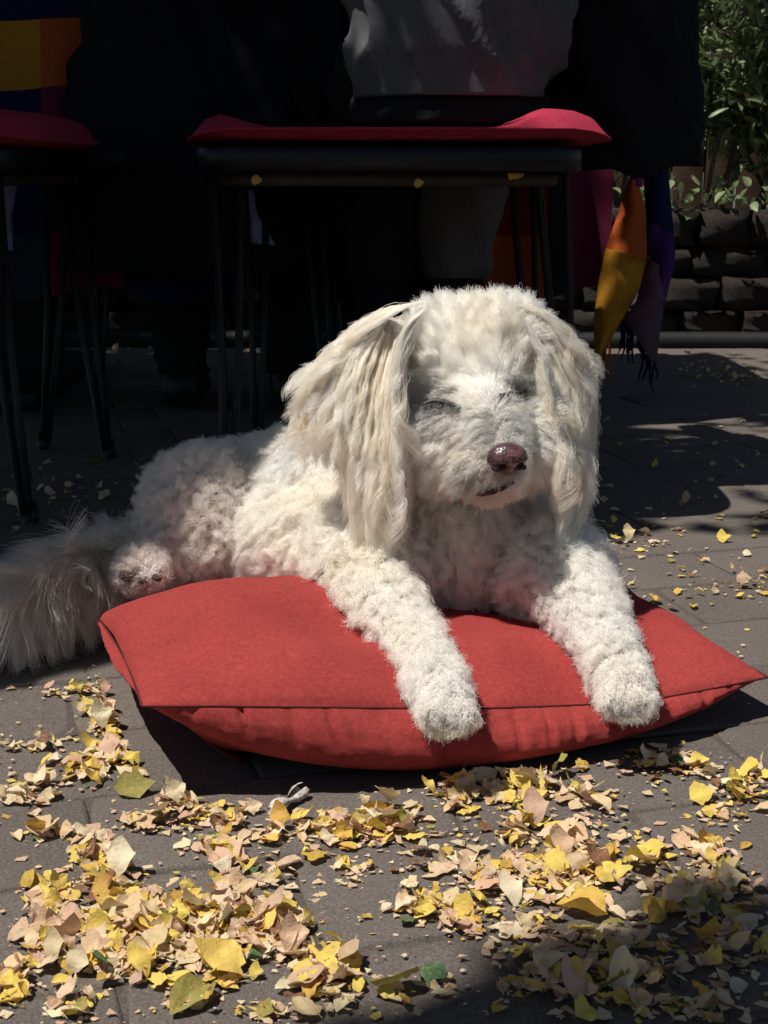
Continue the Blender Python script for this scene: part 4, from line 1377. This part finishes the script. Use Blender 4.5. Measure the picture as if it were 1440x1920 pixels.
# --- ears: long wavy locks along the hang of the ear
def ear_hair(name, guides, n, seed, thick, spread, base_tint, starts):
    rs = np.random.default_rng(seed)
    K = 16
    G = []
    for g in guides:
        pts = np.array([np.array(at(*q)) for q in g])
        seg = np.concatenate([[0], np.cumsum(np.linalg.norm(np.diff(pts, axis=0), axis=1))]); seg /= seg[-1]
        tt = np.linspace(0, 1, 40)
        # smooth the polyline
        c = np.stack([np.interp(tt, seg, pts[:, k]) for k in range(3)], 1)
        for _ in range(6): c[1:-1] = (c[:-2] + c[1:-1] * 2 + c[2:]) / 4
        G.append(c)
    G = np.array(G)
    nC = n // 120
    cs = rs.uniform(0, len(G) - 1.001, nC); ct0 = rs.uniform(0, .52, nC) * rs.random(nC) ** .4; ct1 = np.clip(rs.normal(.86, .16, nC), .45, 1.1)
    cdep = rs.uniform(-1, 1, nC)
    cph = rs.uniform(0, 6.28, (nC, 2)); cfq = rs.uniform(1.8, 3.8, nC); camp = rs.uniform(.5, 1.5, nC)
    cid = rs.integers(0, nC, n)
    s = np.clip(cs[cid] + rs.normal(0, .032, n), 0, len(G) - 1.001)
    t0 = np.clip(ct0[cid] + rs.normal(0, .03, n), 0, .6); t1 = ct1[cid] * rs.uniform(.86, 1.05, n)
    t1 = np.maximum(t1, t0 + .25)
    i0 = s.astype(int); f = (s - i0)[:, None, None]
    t = np.linspace(0, 1, K)
    U = (t0[:, None] + (t1 - t0)[:, None] * t[None]) * 39
    k0 = np.clip(U.astype(int), 0, 38); fr = (U - k0)[..., None]
    def ev(gi): return G[gi[:, None], k0] * (1 - fr) + G[gi[:, None], k0 + 1] * fr
    pos = ev(i0) * (1 - f) + ev(i0 + 1) * f
    # depth layers, gathering of each lock towards its tip, waves
    lay = (cdep[cid] + rs.normal(0, .22, n)) * thick
    prof_ = np.sin(np.clip(U / 39, 0, 1) * 2.6 + .35)
    pos[..., 1] += lay[:, None] * np.clip(prof_, .15, 1)
    loose = rs.normal(0, 1, (n, 3)) * spread
    wild = (rs.random(n) < .07)[:, None] * 3.0 + 1
    pos += (loose * wild)[:, None, :] * (.25 + 1.0 * np.sin(math.pi * t * .8) - .35 * t)[None, :, None]
    wv = np.sin(6.283 * cfq[cid][:, None] * t[None] + cph[cid, 0][:, None]) * t[None] ** 1.0
    wv2 = np.cos(6.283 * cfq[cid][:, None] * t[None] * .9 + cph[cid, 1][:, None]) * t[None] ** 1.0
    pos[..., 0] += wv * (camp[cid] * .0047)[:, None]
    pos[..., 1] += wv2 * (camp[cid] * .0047)[:, None]
    fz = rs.normal(0, .0006, pos.shape); fz[:, 0] = 0
    pos += np.cumsum(fz, 1) * .6
    # flip the ends of some locks
    end = rs.normal(0, 1, (nC, 3)) * .006
    pos += end[cid][:, None, :] * (t[None, :, None] ** 4)
    tn = np.tile(base_tint, (n, 1))
    tn = tintmix(tn, TAN, np.clip(rs.normal(.12, .28, nC), 0, .75)[cid])
    tn = tintmix(tn, WHITE, np.clip(rs.normal(.4, .35, nC), 0, 1)[cid])
    tn *= rs.uniform(.9, 1.05, (n, 1))
    build_hair(name, pos, np.clip(tn, .03, .975), .00019, .00008, dog)
eg_l = [[(800, 566, 1.14), (752, 575, 1.14), (700, 607, 1.145), (650, 655, 1.15), (600, 720, 1.145)],
        [(725, 575, 1.15), (680, 600, 1.155), (620, 660, 1.16), (565, 735, 1.15), (545, 800, 1.14)],
        [(722, 590, 1.15), (665, 640, 1.15), (612, 720, 1.145), (584, 780, 1.14), (576, 815, 1.135)],
        [(716, 610, 1.145), (672, 680, 1.135), (648, 780, 1.12), (640, 825, 1.115), (642, 860, 1.115)],
        [(722, 628, 1.14), (692, 710, 1.125), (672, 830, 1.11), (668, 930, 1.10), (670, 1000, 1.095)],
        [(734, 640, 1.138), (712, 740, 1.118), (695, 870, 1.10), (690, 970, 1.088), (690, 1040, 1.085)],
        [(742, 634, 1.135), (734, 740, 1.112), (732, 870, 1.095), (728, 970, 1.083), (718, 1045, 1.08)],
        [(782, 600, 1.118), (744, 720, 1.11), (752, 840, 1.095), (750, 930, 1.085), (735, 1010, 1.08)],
        [(798, 578, 1.115), (764, 600, 1.115), (740, 670, 1.115), (732, 760, 1.11), (738, 860, 1.10)],
        [(776, 618, 1.118), (750, 720, 1.11), (760, 830, 1.10), (758, 910, 1.09), (744, 975, 1.085)]]
eg_r = [[(950, 562, 1.15), (1010, 575, 1.155), (1066, 620, 1.16), (1094, 680, 1.16), (1104, 760, 1.155)],
        [(962, 572, 1.15), (1022, 600, 1.15), (1070, 665, 1.15), (1092, 760, 1.145), (1094, 850, 1.14)],
        [(975, 585, 1.145), (1030, 640, 1.145), (1068, 740, 1.14), (1090, 850, 1.128), (1086, 940, 1.118)],
        [(990, 600, 1.14), (1030, 680, 1.14), (1060, 785, 1.13), (1078, 890, 1.112), (1070, 972, 1.10)],
        [(1002, 620, 1.14), (1030, 705, 1.135), (1052, 800, 1.122), (1066, 900, 1.10), (1060, 985, 1.085)],
        [(975, 590, 1.12), (1008, 640, 1.118), (1022, 710, 1.118), (1030, 790, 1.118), (1036, 870, 1.118)],
        [(1010, 636, 1.14), (1026, 720, 1.13), (1042, 800, 1.115), (1056, 885, 1.095), (1058, 965, 1.08)]]
ear_hair('ear_hair', eg_l, 32000, 21, .012, .00055, CREAM, None)
ear_hair('ear_hair', eg_r, 25000, 22, .014, .00062, CREAM * 1.03, None)
# short hair over the ear leathers so that no skin shows
m = isEar
Pe, Ne = P[m], Nn[m]
fe = unit(GR * 1.0 + np.where(dEL[m] < dER[m], -.35, .35)[:, None] * np.array([1, 0, 0]) + snoise(Pe, 30, 31) * .3)
fe = unit(fe - Ne * (fe * Ne).sum(1)[:, None])
pos, cid = strands(Pe, Ne, np.full(len(Pe), .03), fe, np.full(len(Pe), .3), .9, 9, centres(Pe, 500, 6), .6, .002, .8, 33, 1, .1, .2)
te = tintmix(np.tile(CREAM, (len(Pe), 1)), WHITE, np.clip(.5 + .4 * snoise(Pe, 40, 34)[:, 0], 0, 1))
build_hair('ear_base_hair', pos, te, .00018, .00008, dog)

# --- tail plume
n2, nn2 = sample(420000)
d2, t2, u2 = dseg(n2, TAIL)
k = (d2 < .030) & (u2 > .12)
Pt, Nt, tt_, ut = np.concatenate([P[isTail], n2[k]]), np.concatenate([Nn[isTail], nn2[k]]), np.concatenate([tTail[isTail], t2[k]]), np.concatenate([uTail[isTail], u2[k]])
sel = rng.random(len(Pt)) < .6
Pt, Nt, tt_, ut = Pt[sel], Nt[sel], tt_[sel], ut[sel]
ft = tt_ * .75 + Nt * .25 + GR * .35 + snoise(Pt, 14, 41) * .45
ft = unit(ft)
Lt = .045 + .035 * rng.random(len(Pt)) * (ut > .25)
gr_t = np.where(Nt[:, 2] > .35, .5, 1.7)
pos, cid = strands(Pt, Nt, Lt, ft, np.full(len(Pt), .42), gr_t, 12, centres(Pt, 420, 7), .55, .006, .55, 44, 1.1, .2, .35)
pos[..., 2] = np.maximum(pos[..., 2], .003 + .004 * rng.random((len(Pt), 1)))
tl2 = tintmix(np.tile(WHITE * .96, (len(Pt), 1)), np.array([.5, .42, .3]), np.clip(.35 + .45 * snoise(Pt, 20, 42)[:, 0], 0, .75))
build_hair('tail_hair', pos, np.clip(tl2, .03, .95), .00019, .00008, dog)

# ---- nose, eyelids, mouth, pads
bm = bmesh.new()
bmesh.ops.create_uvsphere(bm, u_segments=40, v_segments=28, radius=1.0)
fw = Vector((.30, -.93, -.20)).normalized()
rt = Vector((0, 0, 1)).cross(fw).normalized() * -1
if rt.x < 0: rt = -rt
upv = rt.cross(fw).normalized()
if upv.z < 0: upv = -upv
for v in bm.verts:
    x, y, z = v.co          # x right, y forward, z up
    X, Y, Z = x * .0164, y * .0128, z * .0128
    if z < -.1: X *= 1 - .30 * min(1, (-z - .1) / .9)
    if z > .3: Y *= .97
    for s in (-1, 1):
        q = math.hypot((x - s * .47) / .30, (z + .22) / .26)
        if y > 0: Y -= .0052 * math.exp(-q ** 2 * 1.3)
        q2 = math.hypot((x - s * .86) / .22, (z + .32) / .22)
        if y > -.2: Y -= .003 * math.exp(-q2 ** 2)
    if y > 0: Y -= .0012 * math.exp(-(x / .09) ** 2) * (z < .35)
    v.co = rt * X + fw * Y + upv * Z
nose_o = obj_bm('nose', bm, M['nose'], dog)
NB_ = NOSE - D0 + Vector((0, .004, .0))
nose_o.location = NB_
for s in (-1, 1):
    bm = bmesh.new()
    pts = []
    for q in range(9):
        a = R(-60 + 200 * q / 8) if s < 0 else R(240 - 200 * q / 8)
        xx, zz = s * .0070 + .0026 * math.cos(a) * 1.0, -.0030 + .0028 * math.sin(a) * -1
        pts.append(rt * xx + upv * zz + fw * .0088)
    c_ = rt * (s * .0072) + upv * -.0030 + fw * .0086
    bmesh.ops.create_uvsphere(bm, u_segments=14, v_segments=10, radius=1)
    for v in bm.verts:
        v.co = c_ + rt * v.co.x * .0036 + upv * (v.co.z * .0030 - s * 0 * v.co.x) + fw * v.co.y * .0016
    add_tube(bm, [c_ + rt * s * .002 + upv * -.001, c_ + rt * s * .0045 + upv * -.0028 - fw * .0012, c_ + rt * s * .0066 + upv * -.0022 - fw * .0042], [.0018, .0014, .0008], 7)
    obj_bm('nostril', bm, M['nostril'], nose_o)
def surf_strip(name, pxs, rad, mat, off=.0):
    bm = bmesh.new()
    pts = []
    for (a, b_) in pxs:
        p, n_ = surf(a, b_)
        pts.append(p - ray(a, b_) * off - D0)
    k = len(pts)
    add_tube(bm, pts, [rad * (.35 + .65 * math.sin(math.pi * (i + .5) / k)) for i in range(k)], 7)
    return obj_bm(name, bm, mat, dog)
surf_strip('eyelid', [(790, 760), (800, 756), (812, 752), (826, 753), (838, 756), (850, 760), (862, 763)], .0028, M['lid'], .0046)
surf_strip('eyelid', [(938, 741), (948, 741), (958, 739), (968, 737), (978, 736), (986, 732)], .0027, M['lid'], .0052)
surf_strip('mouth', [(862, 920), (878, 925), (900, 925), (925, 921), (945, 914), (962, 904)], .0027, M['lip'], .0045)
# lashes
def lashes(pxs, seed, n=130, L=.0065):
    rs = np.random.default_rng(seed)
    pos = np.empty((n, 6, 3))
    for i in range(n):
        f = rs.random() * (len(pxs) - 1); k = int(f); f -= k
        a = (pxs[k][0] + (pxs[k + 1][0] - pxs[k][0]) * f, pxs[k][1] + (pxs[k + 1][1] - pxs[k][1]) * f)
        p, n_ = surf(*a)
        p = np.array(p - ray(*a) * (.003 + .003 * rs.random()))
        d = unit(np.array([[rs.normal(-.25, .5), -.6, -.55 + rs.normal(0, .3)]]))[0]
        ll = L * rs.uniform(.5, 1.3)
        for q in range(6):
            u = q / 5
            pos[i, q] = p + d * ll * u + np.array([0, -.1, -.5]) * ll * u * u
    return pos
lash = np.concatenate([lashes([(792, 758), (812, 753), (838, 756), (862, 763)], 51, 260, .0066), lashes([(938, 741), (958, 739), (986, 733)], 52, 210, .0062)])
build_hair('eyelash_hair', lash, np.tile(DARK, (len(lash), 1)), .00022, .00008, dog)
for (a, b_, sx, sz) in ((240, 1084, .0085, .0060), (263, 1091, .0050, .0034), (279, 1090, .0046, .0032), (294, 1086, .0044, .0034)):
    bm = bmesh.new()
    bmesh.ops.create_uvsphere(bm, u_segments=14, v_segments=10, radius=1)
    p, n_ = surf(a, b_ - 4)
    for v in bm.verts: v.co = p - D0 + Vector((v.co.x * sx, v.co.y * .004 - .0022, v.co.z * sz - v.co.x * .0015))
    obj_bm('paw_pad', bm, M['pad'], dog)

# ------------------------------------------------------------------ fallen leaves
def leaf_variant(i):
    r = random.Random(300 + i)
    nu, nv = 7, 4
    seed = Vector((r.uniform(0, 50), r.uniform(0, 50), r.uniform(0, 50)))
    wid = r.uniform(.30, .46)
    fold = r.uniform(-.2, .9); curl = r.uniform(-.6, 2.2) * r.choice((1, 1, -.6)); roll = r.uniform(-.6, 2.4) if r.random() < .65 else 0
    rag = r.uniform(.06, .24); crum = r.uniform(.05, .17)
    V, F = [], []
    for a in range(nu + 1):
        t = a / nu
        wv = wid * (math.sin(math.pi * min(1, t ** .75 * .96 + .03)) ** .75)
        for c in range(-nv, nv + 1):
            s_ = c / nv
            e = 1 + (rag * 2.2 * noise.noise(Vector((t * 7, s_ * 2, 0)) + seed) if abs(c) == nv else 0)
            x, y = t - .5, s_ * wv * e
            if a in (0, nu): x += .05 * noise.noise(Vector((s_ * 4, 3, 0)) + seed)
            z = fold * abs(y) * .9 + roll * y * abs(y) * 1.6
            ang = curl * (t - .5)
            z2 = z + curl * .35 * (t - .5) ** 2
            x2 = x * math.cos(ang * .35)
            z2 += crum * noise.noise(Vector((x * 5, y * 6, 1)) + seed) * 1.2 + crum * .5 * noise.noise(Vector((x * 12, y * 12, 4)) + seed)
            V.append(Vector((x2, y, z2)))
    m = 2 * nv + 1
    for a in range(nu):
        for c in range(m - 1):
            F.append((a * m + c, (a + 1) * m + c, (a + 1) * m + c + 1, a * m + c + 1))
    if i % 3 == 2:                      # torn: a piece is missing
        tx, ty, ta = r.uniform(-.15, .25), r.uniform(-.1, .1), r.uniform(0, 6.28)
        ok_ = [(v.x - tx) * math.cos(ta) + (v.y - ty) * math.sin(ta) < .06 * noise.noise(v * 9 + seed) for v in V]
        F = [f for f in F if all(ok_[q] for q in f)] or F
    zmin = min(v.z for v in V)
    for v in V: v.z -= zmin
    # a short stalk on some
    if r.random() < .5:
        k = len(V)
        z0 = V[nv].z
        V += [Vector((-.5, -.012, z0)), Vector((-.5, .012, z0)), Vector((-.72, .05, z0 + .05)), Vector((-.72, .065, z0 + .05))]
        F.append((k, k + 2, k + 3, k + 1))
    return V, F
LV = [leaf_variant(i) for i in range(22)]
LV_H = [max(v.z for v in V) for V, F in LV]
leaf_me = []
for V, F in LV:
    leaf_me.append(mesh_np('fallen_leaf', V, F, [M['leaf']]))
LC = {'peach': (.72, .53, .33), 'cream': (.76, .62, .42), 'yellow': (.77, .57, .12), 'gold': (.60, .38, .07), 'pink': (.62, .41, .28), 'brown': (.22, .10, .05), 'olive': (.30, .26, .06), 'green': (.06, .13, .05)}
WORD = {'peach': 'pale peach', 'cream': 'cream', 'yellow': 'bright yellow', 'gold': 'deep golden', 'pink': 'pinkish tan', 'brown': 'dark brown', 'olive': 'olive', 'green': 'green'}
def pick(r, yel=.3):
    u = r.random()
    if u < yel * .7: return 'yellow'
    if u < yel: return 'gold'
    u = (u - yel) / (1 - yel)
    return 'peach' if u < .42 else 'cream' if u < .68 else 'pink' if u < .9 else 'brown' if u < .95 else 'olive' if u < .985 else 'green'
# drifts: centre and half size in the photograph, number, share of yellow, place
DR = [(150, 1298, 75, 16, 16, .2, 'a'), (215, 1342, 50, 42, 60, .35, 'a'), (285, 1415, 26, 45, 34, .25, 'a'), (165, 1445, 80, 26, 38, .3, 'b'), (215, 1425, 45, 20, 24, .4, 'b'),
      (55, 1490, 42, 30, 28, .1, 'b'), (70, 1400, 50, 16, 9, .2, 'b'), (330, 1500, 26, 28, 26, .2, 'b'), (400, 1535, 75, 26, 48, .35, 'b'), (500, 1572, 40, 15, 14, .1, 'c'),
      (265, 1548, 42, 14, 16, .15, 'b'), (415, 1595, 36, 42, 40, .3, 'c'), (640, 1560, 95, 28, 95, .2, 'c'), (100, 1566, 45, 10, 8, .3, 'b'), (185, 1622, 55, 42, 46, .3, 'd'),
      (225, 1640, 40, 25, 16, .1, 'd'), (100, 1682, 45, 26, 20, .6, 'd'), (290, 1740, 175, 62, 215, .3, 'd'), (430, 1722, 125, 42, 110, .3, 'd'), (85, 1772, 50, 30, 30, .15, 'd'),
      (230, 1808, 130, 30, 70, .3, 'd'), (505, 1752, 70, 36, 64, .2, 'd'), (600, 1832, 58, 50, 62, .35, 'e'), (22, 1850, 32, 40, 22, .4, 'd'), (410, 1832, 40, 25, 6, .4, 'd'),
      (350, 1882, 42, 15, 5, .5, 'd'), (495, 1642, 45, 22, 7, .1, 'c'), (655, 1642, 42, 16, 6, .3, 'c'), (500, 1900, 40, 15, 6, .2, 'd'), (140, 1890, 60, 25, 12, .3, 'd'),
      (742, 1556, 60, 40, 36, .4, 'c'), (880, 1452, 72, 34, 40, .25, 'f'), (868, 1500, 42, 32, 28, .2, 'f'), (1000, 1480, 72, 30, 34, .2, 'f'), (1108, 1502, 44, 28, 14, .3, 'f'),
      (1068, 1420, 44, 12, 5, .4, 'f'), (1242, 1432, 62, 25, 34, .3, 'g'), (1320, 1446, 42, 15, 12, .3, 'g'), (1395, 1482, 56, 32, 40, .35, 'g'), (1345, 1530, 40, 26, 10, .4, 'g'),
      (958, 1568, 50, 42, 32, .3, 'h'), (1080, 1572, 64, 26, 24, .35, 'h'), (1062, 1640, 112, 46, 150, .35, 'h'), (828, 1620, 62, 20, 16, .2, 'h'), (800, 1702, 60, 32, 28, .4, 'e'),
      (872, 1722, 42, 26, 14, .4, 'e'), (980, 1732, 42, 40, 14, .2, 'e'), (918, 1656, 42, 26, 24, .2, 'h'), (1215, 1606, 22, 22, 4, .4, 'g'), (1310, 1602, 50, 20, 18, .2, 'g'),
      (1342, 1632, 42, 26, 18, .2, 'g'), (1300, 1680, 110, 46, 52, .3, 's'), (1110, 1782, 180, 50, 66, .2, 's'), (1200, 1842, 205, 52, 78, .2, 's'), (1380, 1762, 62, 72, 40, .2, 's'),
      (1000, 1852, 105, 50, 36, .2, 's'), (1300, 1900, 122, 24, 30, .2, 's'), (830, 1842, 24, 18, 4, .2, 's'), (740, 1860, 26, 30, 3, .6, 's'),
      (1270, 1070, 170, 75, 36, .3, 'r'), (1250, 900, 190, 110, 44, .3, 'r'), (1360, 700, 80, 26, 60, .15, 'w'), (1385, 612, 60, 14, 70, .1, 'w'), (1300, 622, 60, 8, 26, .1, 'w'),
      (1195, 1022, 60, 8, 14, .2, 'r'), (1400, 1105, 60, 12, 14, .2, 'r'), (150, 900, 150, 60, 70, .1, 'u'), (330, 650, 330, 28, 120, .1, 'u'), (60, 950, 70, 30, 30, .1, 'u'),
      (360, 1600, 330, 250, 70, .2, 'x'), (1080, 1560, 340, 170, 70, .25, 'x')]
PLACE = {'a': 'beside the left edge of the red cushion', 'b': 'on the sunny paving at the left below the cushion', 'c': 'on the sunny paving in front of the cushion', 'd': 'in or near the big heap at the bottom left',
         'e': 'at the near edge of the sunlit paving', 'f': 'on the paving below the front paws', 'g': 'on the sunny paving at the right below the cushion', 'h': 'in the right middle drift in front of the dog',
         's': 'in the dark shadow at the bottom right', 'r': 'on the paving behind the right end of the cushion', 'w': 'at the foot of the low stone wall', 'u': 'in the dark under the chairs', 'x': 'lying loose on the sunny paving'}
r = random.Random(77)
LEAVES = []
for cx, cy, rx, ry, n_, yel, pl in DR:
    for k in range(int(n_ * (1.7 if pl == 'd' else .5 if pl == 'u' else 1.35))):
        for _ in range(20):
            if pl == 'x' or pl in 'r': a, b_ = r.uniform(-1, 1), r.uniform(-1, 1)
            else: a, b_ = max(-1.25, min(1.25, r.gauss(0, .55))), max(-1.3, min(1.3, r.gauss(0, .55)))
            p = atz(cx + a * rx, cy + b_ * ry, 0)
            if cushion_top(p.x, p.y, 0) < .001 or pl in 'x' and False: break
        else: continue
        size = min(.0185, max(.0035, r.lognormvariate(math.log(.0095), .42)))
        if pl in 'rw': size *= .95
        if pl == 'u': size *= 1.2
        if pl == 'x': size *= .7
        dens = n_ / (rx * ry) * 60
        z = (r.random() ** 1.5) * min(.011, .003 * dens) * max(0, 1 - a * a * .5 - b_ * b_ * .5) + .0008
        LEAVES.append([p.x, p.y, z, size, pick(r, yel * 1.15), pl, None])
# a few leaves that stand out
for px, py, size, col, lab in [(1090, 1715, .030, 'gold', 'smooth golden rounded leaf at the edge of the shadow at the bottom right'),
                               (255, 1490, .030, 'olive', 'olive rolled leaf left of the cushion shadow'),
                               (1376, 1482, .019, 'green', 'single dark green leaf in the drift at the right below the cushion'),
                               (1012, 1545, .027, 'yellow', 'long smooth yellow leaf curving upward below the front paws'),
                               (590, 1612, .020, 'gold', 'small upright golden leaf between the middle drift and the big heap'),
                               (420, 1820, .033, 'yellow', 'yellow and peach leaf standing half open below the big heap'),
                               (272, 1858, .027, 'yellow', 'lone yellow cupped leaf below the big heap'),
                               (355, 1880, .032, 'olive', 'olive yellow crumpled leaf near the bottom edge'),
                               (740, 1858, .030, 'olive', 'brown and yellow folded leaf standing on edge near the bottom middle'),
                               (1308, 1118, .014, 'yellow', 'lone bright yellow leaf behind the right corner of the cushion'),
                               (1272, 1109, .009, 'yellow', 'small yellow leaf left of the lone leaf behind the cushion corner')]:
    p = atz(px, py, 0)
    LEAVES.append([p.x, p.y, .004, size, col, 'x', lab])
def app(l): return l[3] / max(.3, math.hypot(l[0], l[1])) + (9 if l[6] else 0)
LEAVES.sort(key=app, reverse=True)
for px, py, sz, lab in ((482, 339, .013, 'small yellow leaf caught under the left end of the near chair seat rim'), (966, 327, .020, 'golden leaf caught under the right end of the near chair seat rim'), (786, 345, .012, 'tiny yellow leaf caught under the middle of the near chair seat')):
    o = bpy.data.objects.new('fallen_leaf', leaf_me[4]); COL.objects.link(o)
    o.location = at(px, py, 1.652); o.scale = (sz, sz, sz * .6); o.rotation_euler = (R(78), R(r.uniform(-20, 20)), 0); o.color = (*LC['gold'], 1)
    tag(o, lab, 'leaf', 'leaves caught under the chair seat')
SV, SF, ST = [], [], []
for i, (x, y, z, size, col, pl, lab) in enumerate(LEAVES):
    yaw = r.uniform(0, 2 * math.pi)
    tl_s = .10 if pl in 'xr' else .17
    tilt = Matrix.Rotation(r.gauss(0, tl_s), 3, 'X') @ Matrix.Rotation(r.gauss(0, tl_s), 3, 'Y')
    if r.random() < .25: tilt = tilt @ Matrix.Rotation(math.pi, 3, 'X')
    rot = Matrix.Rotation(yaw, 3, 'Z') @ tilt
    j = r.randrange(len(LV))
    sc = Vector((1, r.uniform(.8, 1.15), r.uniform(.55, 1.05)))
    c = LC[col]; kx = r.uniform(.86, 1.12)
    c = tuple(min(.82, v * kx * r.uniform(.94, 1.06)) for v in c)
    # lowest point a hair above the paving
    zl = min((rot @ Vector((v.x * sc.x, v.y * sc.y, v.z * sc.z))).z for v in LV[j][0]) * size
    loc = Vector((x, y, z * (.35 if lab else 1) - zl))
    if i < 300:
        o = bpy.data.objects.new('fallen_leaf', leaf_me[j]); COL.objects.link(o)
        o.location = loc; o.scale = sc * size; o.rotation_euler = rot.to_euler()
        o.color = (*c, 1)
        szw = 'large' if size > .021 else 'small' if size < .014 else 'middling'
        shw = ('flat', 'curled', 'crumpled')[0 if LV_H[j] < .16 else 1 if LV_H[j] < .3 else 2]
        tag(o, lab or f'{szw} {shw} {WORD[col]} dry leaf {PLACE[pl]}', 'leaf', 'dry leaves fallen on the paving' if lab else f'{WORD[col]} dry leaves {PLACE[pl]}')
    else:
        k = len(SV)
        SV.extend([loc + rot @ Vector((v.x * sc.x * size, v.y * sc.y * size, v.z * sc.z * size)) for v in LV[j][0]])
        SF.extend([tuple(q + k for q in f) for f in LV[j][1]])
        ST.extend([c] * len(LV[j][0]))
# crumbs and shreds of leaf
for k in range(3000):
    if r.random() < .75:
        cx, cy, rx, ry, n_, yel, pl = r.choice(DR)
        p = atz(cx + r.gauss(0, .9) * rx, cy + r.gauss(0, .9) * ry, 0)
    else:
        p = atz(r.uniform(-60, 1500), r.uniform(640, 1980), 0)
    if p.y > 3.5 or p.y < .45 or cushion_top(p.x, p.y, 0) > .001: continue
    L = .0011 + .0048 * r.random() ** 1.8
    if r.random() < .08: L *= 1.7
    c = LC[pick(r, .15)]; a0 = r.uniform(0, 6.28)
    b0_ = len(SV); m_ = r.choice((3, 4, 5))
    for q in range(m_):
        a = a0 + 6.283 * q / m_
        SV.append(p + Vector((math.cos(a) * L * r.uniform(.3, 1), math.sin(a) * L * r.uniform(.25, .8), .0006 + r.random() * L * .45)))
        ST.append(tuple(v * .95 for v in c))
    SF.append(tuple(range(b0_, b0_ + m_)))
lm = mesh_np('leaf_litter', SV, SF, [M['litter']])
ca = lm.color_attributes.new('tint', 'FLOAT_COLOR', 'POINT')
ca.data.foreach_set('color', np.concatenate([np.array(ST), np.ones((len(ST), 1))], 1).astype(np.float32).ravel())
tag(link('leaf_litter', lm), kind='stuff')

# twisted scrap of pale bark in front of the cushion
sb = tag(empty('bark_scrap', atz(540, 1516, 0), R(62)), 'twisted whitish scrap of dry bark in front of the cushion shadow', 'bark scrap')
V, F = [], []
for a in range(9):
    t = a / 8
    for k in range(8):
        th = 6.283 * k / 8 + t * 2.4
        rr_ = (.0052 + .0022 * math.sin(t * 9)) * (1 - .5 * abs(t - .5) ** 2) * (1 if k % 4 else .5)
        V.append(Vector(((t - .5) * .040, math.cos(th) * rr_, .0062 + math.sin(th) * rr_ * .75 + .0014 * math.sin(t * 7))))
for a in range(8):
    for k in range(7): F.append((a * 8 + k, a * 8 + k + 1, (a + 1) * 8 + k + 1, (a + 1) * 8 + k))
link('bark_strip', mesh_np('bark_strip', V, F, [simple('pale_bark', (.5, .45, .4), .8, .2, 0, .5, 260, .6)]), sb)
